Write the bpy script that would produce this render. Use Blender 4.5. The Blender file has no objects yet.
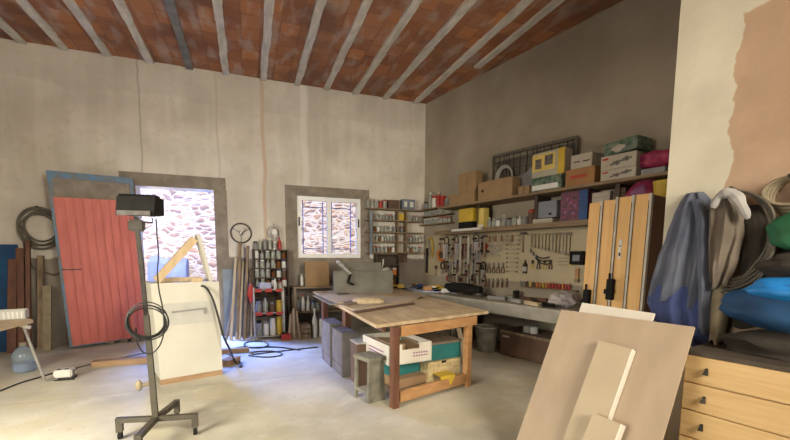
import bpy, bmesh, math, random
from mathutils import Vector, Matrix, Euler
from math import sin, cos, pi, radians, atan2, degrees, sqrt
random.seed(7)
SC = bpy.context.scene
COL = SC.collection

# ------------------------------------------------------------------ camera
YAW, PITCH, ROLL, FPX, CY, EYE = 0.357568652, -0.104010693, 0.00599748, 392.0, 297.0, 1.4
O = Vector((0, 0, EYE))
fwd = Vector((sin(YAW)*cos(PITCH), cos(YAW)*cos(PITCH), sin(PITCH)))
r0 = Vector((cos(YAW), -sin(YAW), 0)); u0 = r0.cross(fwd)
rgt = r0*cos(ROLL) + u0*sin(ROLL); upv = -r0*sin(ROLL) + u0*cos(ROLL)
cd = bpy.data.cameras.new('camera'); cam = bpy.data.objects.new('camera', cd); COL.objects.link(cam)
M = Matrix((rgt, upv, -fwd)).transposed().to_4x4(); M.translation = O
cam.matrix_world = M
cd.sensor_fit = 'HORIZONTAL'; cd.sensor_width = 36; cd.lens = FPX/790*36
cd.shift_y = (CY-220)/790; cd.clip_start = 0.05; cd.clip_end = 200
SC.camera = cam

# ------------------------------------------------------------------ world, sun, daylight
w = bpy.data.worlds.new('sky'); SC.world = w; w.use_nodes = True
nt = w.node_tree; bg = nt.nodes['Background']
bg.inputs[0].default_value = (0.50, 0.66, 1.0, 1); bg.inputs[1].default_value = 0.7
sd = bpy.data.lights.new('sun', 'SUN'); sd.energy = 5.6; sd.angle = 0.01; sd.color = (1, 0.93, 0.82)
so = bpy.data.objects.new('sun', sd); COL.objects.link(so)
so.rotation_euler = Vector((0.25, 0.62, -1.25)).to_track_quat('-Z', 'Y').to_euler()

def area(name, loc, aim, sx, sy, power, col, spread=180):
    d = bpy.data.lights.new(name, 'AREA'); d.shape = 'RECTANGLE'; d.size = sx; d.size_y = sy; d.energy = power; d.color = col
    d.spread = radians(spread)
    o = bpy.data.objects.new(name, d); COL.objects.link(o); o.location = loc
    o.rotation_euler = (Vector(aim)-Vector(loc)).to_track_quat('-Z', 'Y').to_euler()
    return o
area('gateway_daylight', (-3.35, 0.8, 1.9), (-1.5, 2.9, 0.0), 2.2, 1.8, 170, (1.0, 0.94, 0.75), 110)
area('rear_daylight', (1.9, -2.0, 2.6), (-0.8, 4.5, 1.6), 1.3, 2.0, 225, (1.0, 0.90, 0.71), 140)
area('doorway_skylight', (-2.1, 8.7, 3.35), (0.3, 5.3, 0.0), 1.4, 0.9, 480, (0.08, 0.25, 1.0), 110)
area('yard_bounce', (-2.7, 9.0, 1.9), (-0.5, 3.6, 0.0), 1.1, 1.4, 130, (1.0, 0.92, 0.78), 100)
area('window_skylight', (1.45, 8.35, 3.7), (1.45, 6.6, 0.8), 1.2, 0.7, 60, (0.45, 0.62, 1.0), 120)
SC.view_settings.view_transform = 'Standard'; SC.view_settings.look = 'None'
SC.view_settings.exposure = 0.07; SC.view_settings.gamma = 1; SC.view_settings.use_curve_mapping = False

# ------------------------------------------------------------------ frames
YB = 7.4                                     # inner face of the back wall
CN = Vector((3.39, YB, 0)); TH = radians(-12.64)
EV = Vector((-sin(TH), -cos(TH), 0))         # along the right wall, towards the camera
NV = Vector((-cos(TH), sin(TH), 0))          # out of the right wall, into the room
RZ = atan2(EV.y, EV.x)
def ray(x, y): return fwd + rgt*((x-395)/FPX) + upv*((CY-y)/FPX)
def fl(x, y, z=0.0):
    d = ray(x, y); return O + d*((z-EYE)/d.z)
def bY(x, y, Y=YB):
    d = ray(x, y); return O + d*(Y/d.y)
def onw(x, y, wv):
    P = CN + NV*wv; d = ray(x, y); return O + d*(((P-O).dot(NV))/d.dot(NV))
def sz(x, y, wv):
    P = onw(x, y, wv); return (P-CN).dot(EV), P.z
def RW(s, wv, z=0.0): 
    P = CN + EV*s + NV*wv; return Vector((P.x, P.y, z))

# ------------------------------------------------------------------ materials
MATS = {}
def pm(name, c1, c2=None, scale=8, rough=0.7, metal=0.0, bump=0.15, stretch=(1, 1, 1), spec=0.4, detail=6, coord='Object', dist=0.02):
    if name in MATS: return MATS[name]
    m = bpy.data.materials.new(name); m.use_nodes = True; N = m.node_tree; b = N.nodes['Principled BSDF']
    b.inputs['Roughness'].default_value = rough; b.inputs['Metallic'].default_value = metal
    b.inputs['Specular IOR Level'].default_value = spec
    c2 = c2 or tuple(v*0.78 for v in c1)
    tc = N.nodes.new('ShaderNodeTexCoord'); mp = N.nodes.new('ShaderNodeMapping'); mp.inputs['Scale'].default_value = stretch
    nz = N.nodes.new('ShaderNodeTexNoise'); nz.inputs['Scale'].default_value = scale; nz.inputs['Detail'].default_value = detail
    rp = N.nodes.new('ShaderNodeValToRGB'); rp.color_ramp.elements[0].position = 0.35; rp.color_ramp.elements[1].position = 0.68
    rp.color_ramp.elements[0].color = (*c2, 1); rp.color_ramp.elements[1].color = (*c1, 1)
    N.links.new(tc.outputs[coord], mp.inputs[0]); N.links.new(mp.outputs[0], nz.inputs[0])
    N.links.new(nz.outputs[0], rp.inputs[0]); N.links.new(rp.outputs[0], b.inputs['Base Color'])
    if bump:
        bp = N.nodes.new('ShaderNodeBump'); bp.inputs['Strength'].default_value = bump; bp.inputs['Distance'].default_value = dist
        N.links.new(nz.outputs[0], bp.inputs['Height']); N.links.new(bp.outputs[0], b.inputs['Normal'])
    MATS[name] = m; return m
def glass(name, col, rough=0.05, tr=0.85):
    m = pm(name, col, col, rough=rough, bump=0); b = m.node_tree.nodes['Principled BSDF']
    b.inputs['Transmission Weight'].default_value = tr; b.inputs['IOR'].default_value = 1.3; return m

class NB:                                    # small node helper
    def __init__(s, name, rough=0.85):
        s.m = bpy.data.materials.new(name); s.m.use_nodes = True; s.N = s.m.node_tree; s.b = s.N.nodes['Principled BSDF']
        s.b.inputs['Roughness'].default_value = rough; s.b.inputs['Specular IOR Level'].default_value = 0.3
        s.tc = s.N.nodes.new('ShaderNodeTexCoord'); s.sep = s.N.nodes.new('ShaderNodeSeparateXYZ')
        s.N.links.new(s.tc.outputs['Object'], s.sep.inputs[0])
        s.x, s.y, s.z = s.sep.outputs; s.o = s.tc.outputs['Object']
    def lk(s, a, i):
        if isinstance(a, (int, float)): i.default_value = a
        elif isinstance(a, tuple): i.default_value = (*a, 1) if len(a) == 3 else a
        else: s.N.links.new(a, i)
    def ma(s, op, a, b=0.0, clamp=False):
        n = s.N.nodes.new('ShaderNodeMath'); n.operation = op; n.use_clamp = clamp; s.lk(a, n.inputs[0]); s.lk(b, n.inputs[1]); return n.outputs[0]
    def noise(s, scale, stretch=(1, 1, 1), detail=5, vec=None):
        mp = s.N.nodes.new('ShaderNodeMapping'); mp.inputs['Scale'].default_value = stretch; s.N.links.new(vec or s.o, mp.inputs[0])
        n = s.N.nodes.new('ShaderNodeTexNoise'); n.inputs['Scale'].default_value = scale; n.inputs['Detail'].default_value = detail
        s.N.links.new(mp.outputs[0], n.inputs[0]); return n.outputs[0]
    def step(s, v, t, soft):                  # 0 below t, 1 above
        n = s.N.nodes.new('ShaderNodeMapRange'); n.interpolation_type = 'SMOOTHSTEP'
        s.lk(v, n.inputs[0]); n.inputs[1].default_value = t-soft; n.inputs[2].default_value = t+soft; return n.outputs[0]
    def mix(s, f, a, b, mode='MIX'):
        n = s.N.nodes.new('ShaderNodeMix'); n.data_type = 'RGBA'; n.blend_type = mode
        s.lk(f, n.inputs[0]); s.lk(a, n.inputs[6]); s.lk(b, n.inputs[7]); return n.outputs[2]
    def band(s, v, c, hw, soft):
        d = s.ma('ABSOLUTE', s.ma('SUBTRACT', v, c)); return s.ma('SUBTRACT', 1.0, s.step(d, hw, soft))
    def bump(s, h, strength, dist=0.02):
        n = s.N.nodes.new('ShaderNodeBump'); n.inputs['Strength'].default_value = strength; n.inputs['Distance'].default_value = dist
        s.lk(h, n.inputs['Height']); s.N.links.new(n.outputs[0], s.b.inputs['Normal'])
    def done(s, c): s.lk(c, s.b.inputs['Base Color']); return s.m

def mat_backwall():
    k = NB('old lime plaster', 0.9)
    n1 = k.noise(1.3); n2 = k.noise(9); ns = k.noise(2.0, (3.0, 1, 0.25))
    c = k.mix(k.step(n1, 0.5, 0.2), (0.50, 0.455, 0.40), (0.66, 0.615, 0.55))
    c = k.mix(k.ma('MULTIPLY', k.step(ns, 0.55, 0.1), 0.22), c, (0.78, 0.74, 0.69))
    c = k.mix(k.ma('MULTIPLY', k.step(n2, 0.62, 0.08), 0.2), c, (0.40, 0.35, 0.30))
    # upper course a little greyer, wavy lower border
    zz = k.ma('ADD', k.z, k.ma('MULTIPLY', k.noise(1.5, (1, 1, 0.1)), 0.35))
    c = k.mix(k.ma('MULTIPLY', k.step(zz, 4.05, 0.03), 0.28), c, (0.42, 0.385, 0.34))
    # cracks and streaks running down
    wob = k.ma('ADD', k.x, k.ma('MULTIPLY', k.noise(1.2, (0.2, 1, 1)), 0.12))
    for x0, hw, a in ((-1.53, 0.012, 0.6), (-0.42, 0.012, 0.35)):
        c = k.mix(k.ma('MULTIPLY', k.band(wob, x0+0.06, hw, 0.012), a), c, (0.28, 0.25, 0.22))
    c = k.mix(k.ma('MULTIPLY', k.band(wob, 0.31+0.06, 0.03, 0.02), 0.75), c, (0.50, 0.36, 0.26))
    c = k.mix(k.ma('MULTIPLY', k.band(wob, 1.02+0.06, 0.06, 0.03), 0.4), c, (0.82, 0.80, 0.78))
    # cement render on the lower part
    edge = k.ma('ADD', k.z, k.ma('MULTIPLY', k.noise(3), 0.14))
    cem = k.mix(k.step(n1, 0.5, 0.2), (0.17, 0.145, 0.12), (0.27, 0.235, 0.20))
    c = k.mix(k.step(edge, 1.42, 0.02), cem, c)
    k.bump(k.ma('ADD', n1, k.ma('MULTIPLY', n2, 0.3)), 0.35, 0.03)
    return k.done(c)
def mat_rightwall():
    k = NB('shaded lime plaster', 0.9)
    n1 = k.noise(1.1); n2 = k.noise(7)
    c = k.mix(k.step(n1, 0.5, 0.2), (0.29, 0.25, 0.19), (0.39, 0.34, 0.265))  # tones lowered so that part of this wall's shade sits in the colour
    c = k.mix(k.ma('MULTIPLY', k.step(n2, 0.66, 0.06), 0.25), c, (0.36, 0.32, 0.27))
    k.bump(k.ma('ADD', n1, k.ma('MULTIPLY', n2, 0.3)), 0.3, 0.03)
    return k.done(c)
def mat_pillar(sb):
    k = NB('peeling plaster', 0.85)
    n1 = k.noise(2.5); n2 = k.noise(14)
    c = k.mix(k.step(n1, 0.5, 0.25), (0.48, 0.445, 0.36), (0.60, 0.56, 0.455))
    pin = k.mix(k.step(n1, 0.5, 0.25), (0.36, 0.245, 0.165), (0.47, 0.33, 0.235))
    e = k.ma('ADD', k.x, k.ma('MULTIPLY', k.ma('SUBTRACT', k.noise(5), 0.5), 0.16))
    top = k.ma('SUBTRACT', 1.0, k.step(k.ma('ADD', k.z, k.ma('MULTIPLY', k.ma('SUBTRACT', n1, 0.5), 0.25)), 2.88, 0.01))
    c = k.mix(k.ma('MULTIPLY', k.step(e, sb, 0.006), top), c, pin)
    k.bump(k.ma('ADD', n1, k.ma('MULTIPLY', n2, 0.25)), 0.45, 0.03)
    return k.done(c)
def mat_floor():
    k = NB('worn concrete floor', 0.62)
    n1 = k.noise(0.7); n2 = k.noise(3.5); n3 = k.noise(22)
    c = k.mix(k.step(n1, 0.5, 0.16), (0.38, 0.355, 0.29), (0.61, 0.58, 0.49))
    c = k.mix(k.ma('MULTIPLY', k.step(k.noise(1.6), 0.56, 0.08), 0.35), c, (0.55, 0.47, 0.29))
    c = k.mix(k.ma('MULTIPLY', k.step(n2, 0.60, 0.12), 0.35), c, (0.70, 0.67, 0.59))
    c = k.mix(k.ma('MULTIPLY', k.step(n3, 0.64, 0.05), 0.35), c, (0.33, 0.29, 0.23))
    c = k.mix(k.ma('MULTIPLY', k.band(k.ma('ADD', k.y, k.ma('MULTIPLY', k.noise(0.8), 0.2)), 4.7, 0.006, 0.006), 0.4), c, (0.2, 0.18, 0.15))
    k.bump(k.ma('ADD', n2, k.ma('MULTIPLY', n3, 0.4)), 0.12, 0.01)
    return k.done(c)
def mat_ceiling():
    k = NB('terracotta ceiling tiles', 0.85)
    sw = k.N.nodes.new('ShaderNodeCombineXYZ'); k.lk(k.y, sw.inputs[0]); k.lk(k.x, sw.inputs[1])
    br = k.N.nodes.new('ShaderNodeTexBrick'); k.N.links.new(sw.outputs[0], br.inputs[0])
    br.inputs['Color1'].default_value = (0.46, 0.19, 0.072, 1); br.inputs['Color2'].default_value = (0.25, 0.10, 0.052, 1)
    br.inputs['Mortar'].default_value = (0.22, 0.10, 0.055, 1); br.inputs['Scale'].default_value = 1
    br.inputs['Mortar Size'].default_value = 0.008; br.inputs['Brick Width'].default_value = 0.30; br.inputs['Row Height'].default_value = 0.2485
    br.offset = 0.4
    vo = k.N.nodes.new('ShaderNodeTexVoronoi'); vo.inputs['Scale'].default_value = 2.4; k.N.links.new(k.o, vo.inputs[0])
    hs = k.N.nodes.new('ShaderNodeSeparateColor'); k.N.links.new(vo.outputs['Color'], hs.inputs[0])
    c = k.mix(k.ma('MULTIPLY', hs.outputs[0], 0.4), br.outputs[0], (0.33, 0.17, 0.11))
    c = k.mix(k.ma('MULTIPLY', k.step(k.noise(3.0, (2.0, 0.7, 1)), 0.57, 0.09), 0.5), c, (0.46, 0.38, 0.32))
    c = k.mix(k.ma('MULTIPLY', k.step(k.noise(1.2), 0.56, 0.08), 0.45), c, (0.10, 0.065, 0.055))
    k.bump(br.outputs[1], -0.5, 0.01)
    return k.done(c)
def mat_stone():
    k = NB('sunlit rubble stone', 0.9)
    vo = k.N.nodes.new('ShaderNodeTexVoronoi'); vo.feature = 'DISTANCE_TO_EDGE'; vo.inputs['Scale'].default_value = 1.0
    mp = k.N.nodes.new('ShaderNodeMapping'); mp.inputs['Scale'].default_value = (5.5, 5.5, 11.0)
    wv = k.N.nodes.new('ShaderNodeVectorMath'); wv.operation = 'ADD'
    nn = k.N.nodes.new('ShaderNodeTexNoise'); nn.inputs['Scale'].default_value = 3; k.N.links.new(k.o, nn.inputs[0])
    sc_ = k.N.nodes.new('ShaderNodeVectorMath'); sc_.operation = 'SCALE'; sc_.inputs['Scale'].default_value = 0.25
    k.N.links.new(nn.outputs['Color'], sc_.inputs[0]); k.N.links.new(k.o, wv.inputs[0]); k.N.links.new(sc_.outputs[0], wv.inputs[1])
    k.N.links.new(wv.outputs[0], mp.inputs[0]); k.N.links.new(mp.outputs[0], vo.inputs[0])
    v2 = k.N.nodes.new('ShaderNodeTexVoronoi'); v2.inputs['Scale'].default_value = 1.0; k.N.links.new(mp.outputs[0], v2.inputs[0])
    h2 = k.N.nodes.new('ShaderNodeSeparateColor'); k.N.links.new(v2.outputs['Color'], h2.inputs[0])
    st = k.mix(h2.outputs[0], (0.55, 0.33, 0.20), (0.70, 0.57, 0.45))
    st = k.mix(k.step(h2.outputs[1], 0.75, 0.02), st, (0.42, 0.27, 0.20))
    c = k.mix(k.step(vo.outputs[0], 0.09, 0.05), (0.76, 0.66, 0.56), st)
    k.bump(vo.outputs[0], 0.8, 0.05)
    return k.done(c)
def mat_corrugated():
    return pm('weathered red painted sheet', (0.56, 0.15, 0.115), (0.47, 0.115, 0.09), 5, 0.55, 0.0, 0.05, stretch=(3, 3, 0.5))

M_ = dict(
 back=mat_backwall(), right=mat_rightwall(), floor=mat_floor(), ceil=mat_ceiling(), stone=mat_stone(), red_sheet=mat_corrugated(),
 joist=pm('limewashed concrete joist', (0.66, 0.63, 0.56), (0.46, 0.43, 0.37), 5, 0.9, 0, 0.4, stretch=(3, 0.8, 3)),
 joist_g=pm('grey concrete joist', (0.24, 0.24, 0.24), (0.15, 0.15, 0.15), 5, 0.9, 0, 0.4),
 cement=pm('raw cement render', (0.285, 0.25, 0.205), (0.20, 0.17, 0.135), 6, 0.95, 0, 0.4),
 dirt=pm('pale outdoor ground', (0.30, 0.28, 0.24), None, 6, 0.95),
 blue_paint=pm('faded blue paint', (0.09, 0.22, 0.36), (0.16, 0.15, 0.13), 9, 0.6),
 blue_out=pm('blue tarpaulin', (0.22, 0.27, 0.50), (0.17, 0.21, 0.42), 3, 0.6),
 white_alu=pm('white lacquered aluminium', (0.80, 0.80, 0.82), (0.74, 0.74, 0.76), 3, 0.35, 0, 0),
 grille=pm('blue grey iron grille', (0.15, 0.19, 0.42), (0.12, 0.15, 0.34), 5, 0.6),
 black=pm('matt black plastic', (0.016, 0.015, 0.014), (0.010, 0.0095, 0.009), 8, 0.7, spec=0.12),
 dkmetal=pm('dark oily steel', (0.07, 0.062, 0.055), (0.035, 0.03, 0.027), 10, 0.45, 0.6),
 steel=pm('dull steel', (0.42, 0.41, 0.39), (0.28, 0.27, 0.25), 12, 0.45, 0.45),
 chrome=pm('brushed chrome', (0.58, 0.55, 0.50), (0.46, 0.44, 0.40), 12, 0.35, 0.5),
 shadewhite=pm('shaded white carton', (0.42, 0.38, 0.31), (0.36, 0.32, 0.26), 4, 0.7, 0, 0),  # white carton darkened for the dim shelves, shade put into the colour
 greystand=pm('grey green painted steel', (0.08, 0.07, 0.052), (0.055, 0.047, 0.035), 10, 0.6, 0.1),
 machine=pm('dusty grey cast iron', (0.20, 0.19, 0.165), (0.14, 0.13, 0.11), 4, 0.6, 0.2),
 whitepan=pm('yellowed white board', (0.53, 0.51, 0.45), (0.48, 0.455, 0.395), 2.5, 0.6, 0, 0.05),
 smear=pm('grey smear', (0.45, 0.44, 0.41), (0.39, 0.38, 0.35), 6, 0.6, 0, 0),
 pine=pm('fresh pine', (0.55, 0.42, 0.27), (0.45, 0.33, 0.19), 4, 0.6, 0, 0.05, stretch=(6, 6, 0.6)),
 blond=pm('blond beech board', (0.72, 0.45, 0.19), (0.66, 0.39, 0.15), 3, 0.45, 0, 0.03, stretch=(8, 8, 0.5)),
 birch=pm('pale birch veneer', (0.70, 0.49, 0.245), (0.61, 0.405, 0.19), 3, 0.4, 0, 0.02, stretch=(1.0, 8, 14), detail=4),
 plywood=pm('dusty pink brown plywood', (0.41, 0.32, 0.235), (0.35, 0.27, 0.195), 3, 0.7, 0, 0.03, stretch=(2, 2, 0.7)),
 mdf=pm('raw beige board', (0.47, 0.385, 0.275), (0.42, 0.34, 0.24), 3, 0.7, 0, 0.02),
 oldwood=pm('grey brown old wood', (0.27, 0.20, 0.135), (0.15, 0.105, 0.07), 5, 0.8, 0, 0.2, stretch=(4, 4, 0.6)),
 tablewood=pm('worn bench wood', (0.58, 0.46, 0.30), (0.40, 0.30, 0.185), 4, 0.65, 0, 0.06, stretch=(3, 0.7, 3)),
 apron=pm('orange brown wood', (0.52, 0.29, 0.13), (0.37, 0.19, 0.08), 4, 0.6, 0, 0.08, stretch=(0.7, 4, 4)),
 redwood=pm('red brown stained timber', (0.17, 0.075, 0.045), (0.11, 0.048, 0.03), 5, 0.5, 0, 0.06, stretch=(4, 4, 0.7)),
 shelfw=pm('brown shelf board', (0.26, 0.185, 0.11), (0.17, 0.115, 0.065), 5, 0.7, 0, 0.1, stretch=(0.6, 4, 4)),
 darkshelf=pm('dark brown shelf', (0.07, 0.042, 0.028), (0.045, 0.028, 0.019), 6, 0.6),
 card=pm('brown cardboard', (0.31, 0.20, 0.105), (0.26, 0.165, 0.085), 5, 0.85, 0, 0.03),
 carddk=pm('darker brown cardboard', (0.24, 0.15, 0.08), None, 5, 0.9),  # darker cardboard tone for the lid and tape strips
 whitecard=pm('white printed cardboard', (0.66, 0.62, 0.55), (0.60, 0.56, 0.50), 4, 0.6, 0, 0),
 purple_ink=pm('purple print', (0.28, 0.10, 0.22), None, 5, 0.7, 0, 0),
 teal=pm('teal carton', (0.028, 0.20, 0.20), (0.02, 0.15, 0.155), 4, 0.6, 0, 0.02),
 dustlid=pm('dusty brown lid', (0.25, 0.185, 0.135), (0.19, 0.14, 0.10), 4, 0.9, 0, 0.02),
 creambox=pm('cream patterned carton', (0.62, 0.52, 0.30), (0.45, 0.35, 0.18), 26, 0.7, 0, 0, detail=1),
 yellow=pm('yellow plastic', (0.58, 0.40, 0.04), (0.48, 0.32, 0.03), 5, 0.5, 0, 0.02),
 lyellow=pm('pale yellow cloth', (0.66, 0.52, 0.16), (0.56, 0.42, 0.10), 5, 0.8),
 bluegrey=pm('dusty dark drawer carton', (0.17, 0.15, 0.145), (0.10, 0.088, 0.085), 6, 0.75, 0, 0.08),
 brownbox=pm('dark brown box', (0.13, 0.075, 0.048), (0.09, 0.052, 0.035), 5, 0.65),
 stoolw=pm('grey painted old wood', (0.23, 0.215, 0.17), (0.12, 0.115, 0.09), 8, 0.8, 0, 0.25),
 red=pm('red plastic', (0.42, 0.030, 0.022), (0.34, 0.022, 0.018), 5, 0.45, 0, 0),
 orange=pm('orange plastic', (0.62, 0.19, 0.03), (0.5, 0.15, 0.025), 5, 0.5, 0, 0),
 pink=pm('pink wrapper', (0.38, 0.045, 0.10), (0.20, 0.02, 0.07), 20, 0.4, 0, 0.1),
 green=pm('green bag', (0.015, 0.13, 0.055), (0.008, 0.07, 0.03), 4, 0.6, 0, 0.1),
 blue=pm('blue plastic', (0.02, 0.07, 0.22), (0.015, 0.05, 0.15), 4, 0.4, 0, 0.05),
 brightblue=pm('highlit blue nylon', (0.02, 0.26, 0.70), (0.012, 0.16, 0.50), 3, 0.35, 0, 0.1),  # highlight along the bag's top, put into a brighter blue
 deepblue=pm('deep blue nylon', (0.015, 0.085, 0.22), (0.01, 0.045, 0.12), 3, 0.7, 0, 0.1),
 white=pm('white plastic', (0.66, 0.65, 0.62), (0.58, 0.57, 0.54), 4, 0.45, 0, 0),
 cream=pm('cream pegboard', (0.50, 0.42, 0.285), (0.43, 0.36, 0.24), 4, 0.7, 0, 0.02),
 grey=pm('grey plastic', (0.25, 0.25, 0.25), (0.19, 0.19, 0.19), 5, 0.6, 0, 0),
 greybox=pm('blue grey box', (0.22, 0.235, 0.27), (0.17, 0.18, 0.21), 5, 0.6, 0, 0),
 darkprint=pm('dark printed picture', (0.035, 0.03, 0.05), (0.20, 0.05, 0.09), 30, 0.5, 0, 0, detail=1),
 bwprint=pm('dark photo print', (0.05, 0.05, 0.05), (0.16, 0.14, 0.12), 25, 0.5, 0, 0, detail=2),
 greenprint=pm('dark green print', (0.01, 0.05, 0.022), (0.16, 0.20, 0.15), 16, 0.5, 0, 0, detail=2),
 orangecard=pm('orange brown carton', (0.30, 0.155, 0.055), (0.25, 0.125, 0.04), 5, 0.7, 0, 0),
 tile=pm('grey bench tiles', (0.36, 0.335, 0.28), (0.27, 0.25, 0.205), 6, 0.45, 0, 0.05),
 clothb=pm('pale blue paper', (0.44, 0.46, 0.62), (0.36, 0.38, 0.54), 7, 0.8, 0, 0.05),
 denim=pm('faded blue work cloth', (0.135, 0.15, 0.20), (0.08, 0.092, 0.135), 3.5, 0.95, 0, 0.15),
 denim2=pm('blue cotton', (0.075, 0.10, 0.26), (0.05, 0.07, 0.19), 4, 0.95, 0, 0.1),
 taupe=pm('brown grey work cloth', (0.19, 0.155, 0.125), (0.12, 0.098, 0.078), 4, 0.95, 0, 0.15),
 whitecloth=pm('off white cloth', (0.42, 0.41, 0.40), (0.28, 0.27, 0.27), 4, 0.9, 0, 0.1),
 darkcloth=pm('dark dusty cloth', (0.055, 0.045, 0.036), (0.032, 0.027, 0.022), 4, 0.95, 0, 0.15),
 hose=pm('grey brown hose', (0.135, 0.12, 0.095), (0.09, 0.08, 0.062), 8, 0.5, 0, 0),
 cable=pm('black cable', (0.02, 0.02, 0.02), (0.012, 0.012, 0.012), 8, 0.5, 0, 0),
 tan=pm('tan rope', (0.30, 0.25, 0.17), (0.22, 0.18, 0.12), 12, 0.9, 0, 0.1),
 sheet=pm('galvanised blue grey sheet', (0.20, 0.24, 0.30), (0.13, 0.16, 0.20), 4, 0.5, 0.3, 0.03),
 dust=pm('sawdust', (0.52, 0.42, 0.28), (0.42, 0.33, 0.21), 30, 0.95, 0, 0.4),
 darktop=pm('dusty dark top', (0.055, 0.043, 0.034), (0.09, 0.072, 0.055), 6, 0.7, 0, 0.05),
 glass=glass('clear dirty glass', (0.62, 0.64, 0.60), 0.2, 0.6),
 amber=glass('amber glass', (0.28, 0.12, 0.04), 0.15, 0.5),
 blueglass=glass('blue water bottle plastic', (0.55, 0.68, 0.78), 0.12, 0.8),
 pane=glass('window glass', (0.98, 0.98, 0.98), 0.0, 1.0),
 bag=pm('crumpled translucent bag', (0.50, 0.46, 0.48), (0.40, 0.36, 0.38), 9, 0.45, 0, 0.5),
 woodbeam=pm('dusty brown beam', (0.36, 0.23, 0.13), (0.26, 0.16, 0.09), 4, 0.8, 0, 0.1, stretch=(0.8, 4, 4)),
)
M_['pane'].node_tree.nodes['Principled BSDF'].inputs['IOR'].default_value = 1.01

# ------------------------------------------------------------------ mesh builder
class MB:
    def __init__(s): s.bm = bmesh.new()
    def _x(s, vs, m):
        if m is not None: bmesh.ops.transform(s.bm, matrix=m, verts=vs)
        return s
    def box(s, x0, x1, y0, y1, z0, z1, m=None, bev=0.0):
        r = bmesh.ops.create_cube(s.bm, size=1); vs = r['verts']
        for v in vs: v.co = Vector(((x0+x1)/2+v.co.x*(x1-x0), (y0+y1)/2+v.co.y*(y1-y0), (z0+z1)/2+v.co.z*(z1-z0)))
        if bev:
            es = list({e for v in vs for e in v.link_edges})
            q = bmesh.ops.bevel(s.bm, geom=es, offset=bev, segments=2, affect='EDGES')
            vs = list({v for f in q['faces'] for v in f.verts} | {v for v in vs if v.is_valid})
        return s._x(vs, m)
    def hexa(s, pts, m=None):                 # 8 points: bottom 4 ccw, top 4 ccw
        vs = [s.bm.verts.new(p) for p in pts]
        for f in ((3, 2, 1, 0), (4, 5, 6, 7), (0, 1, 5, 4), (1, 2, 6, 5), (2, 3, 7, 6), (3, 0, 4, 7)): s.bm.faces.new([vs[i] for i in f])
        return s._x(vs, m)
    def prism(s, pts, z0, z1, m=None):        # polygon in xy, extruded in z
        a = [s.bm.verts.new((p[0], p[1], z0)) for p in pts]; b = [s.bm.verts.new((p[0], p[1], z1)) for p in pts]; n = len(pts)
        s.bm.faces.new(a[::-1]); s.bm.faces.new(b)
        for i in range(n): s.bm.faces.new((a[i], a[(i+1) % n], b[(i+1) % n], b[i]))
        return s._x(a+b, m)
    def cyl(s, p, q, r, r2=None, seg=12, m=None):
        p = Vector(p); q = Vector(q); d = q-p; r2 = r if r2 is None else r2
        mm = Matrix.Translation((p+q)/2) @ d.to_track_quat('Z', 'Y').to_matrix().to_4x4()
        g = bmesh.ops.create_cone(s.bm, cap_ends=True, segments=seg, radius1=r, radius2=r2, depth=d.length, matrix=mm)
        return s._x(g['verts'], m)
    def bar(s, p, q, a, b, m=None, up=(0, 0, 1)):  # rectangular bar
        p = Vector(p); q = Vector(q); d = (q-p).normalized(); u = Vector(up)
        if abs(d.dot(u)) > 0.98: u = Vector((1, 0, 0))
        x = d.cross(u).normalized(); y = x.cross(d).normalized()
        pts = [c+x*(i*a/2)+y*(j*b/2) for c in (p, q) for i, j in ((-1, -1), (1, -1), (1, 1), (-1, 1))]
        return s.hexa(pts, m)
    def lathe(s, prof, c=(0, 0, 0), seg=14, m=None):
        c = Vector(c); rings = []; allv = []
        for r, z in prof:
            ring = [s.bm.verts.new(c+Vector((max(r, 1e-4)*cos(2*pi*i/seg), max(r, 1e-4)*sin(2*pi*i/seg), z))) for i in range(seg)]
            rings.append(ring); allv += ring
        for a, b in zip(rings, rings[1:]):
            for i in range(seg): s.bm.faces.new((a[i], a[(i+1) % seg], b[(i+1) % seg], b[i]))
        s.bm.faces.new(rings[0][::-1]); s.bm.faces.new(rings[-1])
        return s._x(allv, m)
    def tube(s, pts, r, seg=6, closed=False, m=None):
        pts = [Vector(p) for p in pts]; n = len(pts); rings = []; allv = []; px = None
        for i, p in enumerate(pts):
            t = (pts[(i+1) % n]-pts[i-1]) if closed else (pts[min(i+1, n-1)]-pts[max(i-1, 0)])
            if t.length < 1e-7: t = Vector((0, 0, 1))
            t.normalize()
            if px is None: px = t.cross(Vector((0.31, 0.17, 0.93))).normalized()
            x = (px - t*px.dot(t)).normalized(); px = x; y = t.cross(x)
            rr = r(i/(n-1)) if callable(r) else r
            ring = [s.bm.verts.new(p+x*(rr*cos(2*pi*k/seg))+y*(rr*sin(2*pi*k/seg))) for k in range(seg)]
            rings.append(ring); allv += ring
        for i in range(n if closed else n-1):
            a, b = rings[i], rings[(i+1) % n]
            for k in range(seg): s.bm.faces.new((a[k], a[(k+1) % seg], b[(k+1) % seg], b[k]))
        if not closed: s.bm.faces.new(rings[0][::-1]); s.bm.faces.new(rings[-1])
        return s._x(allv, m)
    def blob(s, c, rx, ry, rz, jit=0.1, sub=3, seed=1, flat=None, m=None):
        g = bmesh.ops.create_icosphere(s.bm, subdivisions=sub, radius=1); rnd = random.Random(seed)
        ph = [rnd.uniform(0, 6.28) for _ in range(6)]
        for v in g['verts']:
            d = v.co.copy(); k = 1+jit*(sin(5*d.x+ph[0])+sin(6*d.y+ph[1])+sin(7*d.z+ph[2])+0.5*sin(13*d.x+ph[3]+4*d.z)+rnd.uniform(-.5, .5))/2
            v.co = Vector(c)+Vector((d.x*rx*k, d.y*ry*k, d.z*rz*k))
            if flat is not None and v.co.z < flat: v.co.z = flat
        return s._x(g['verts'], m)
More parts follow.
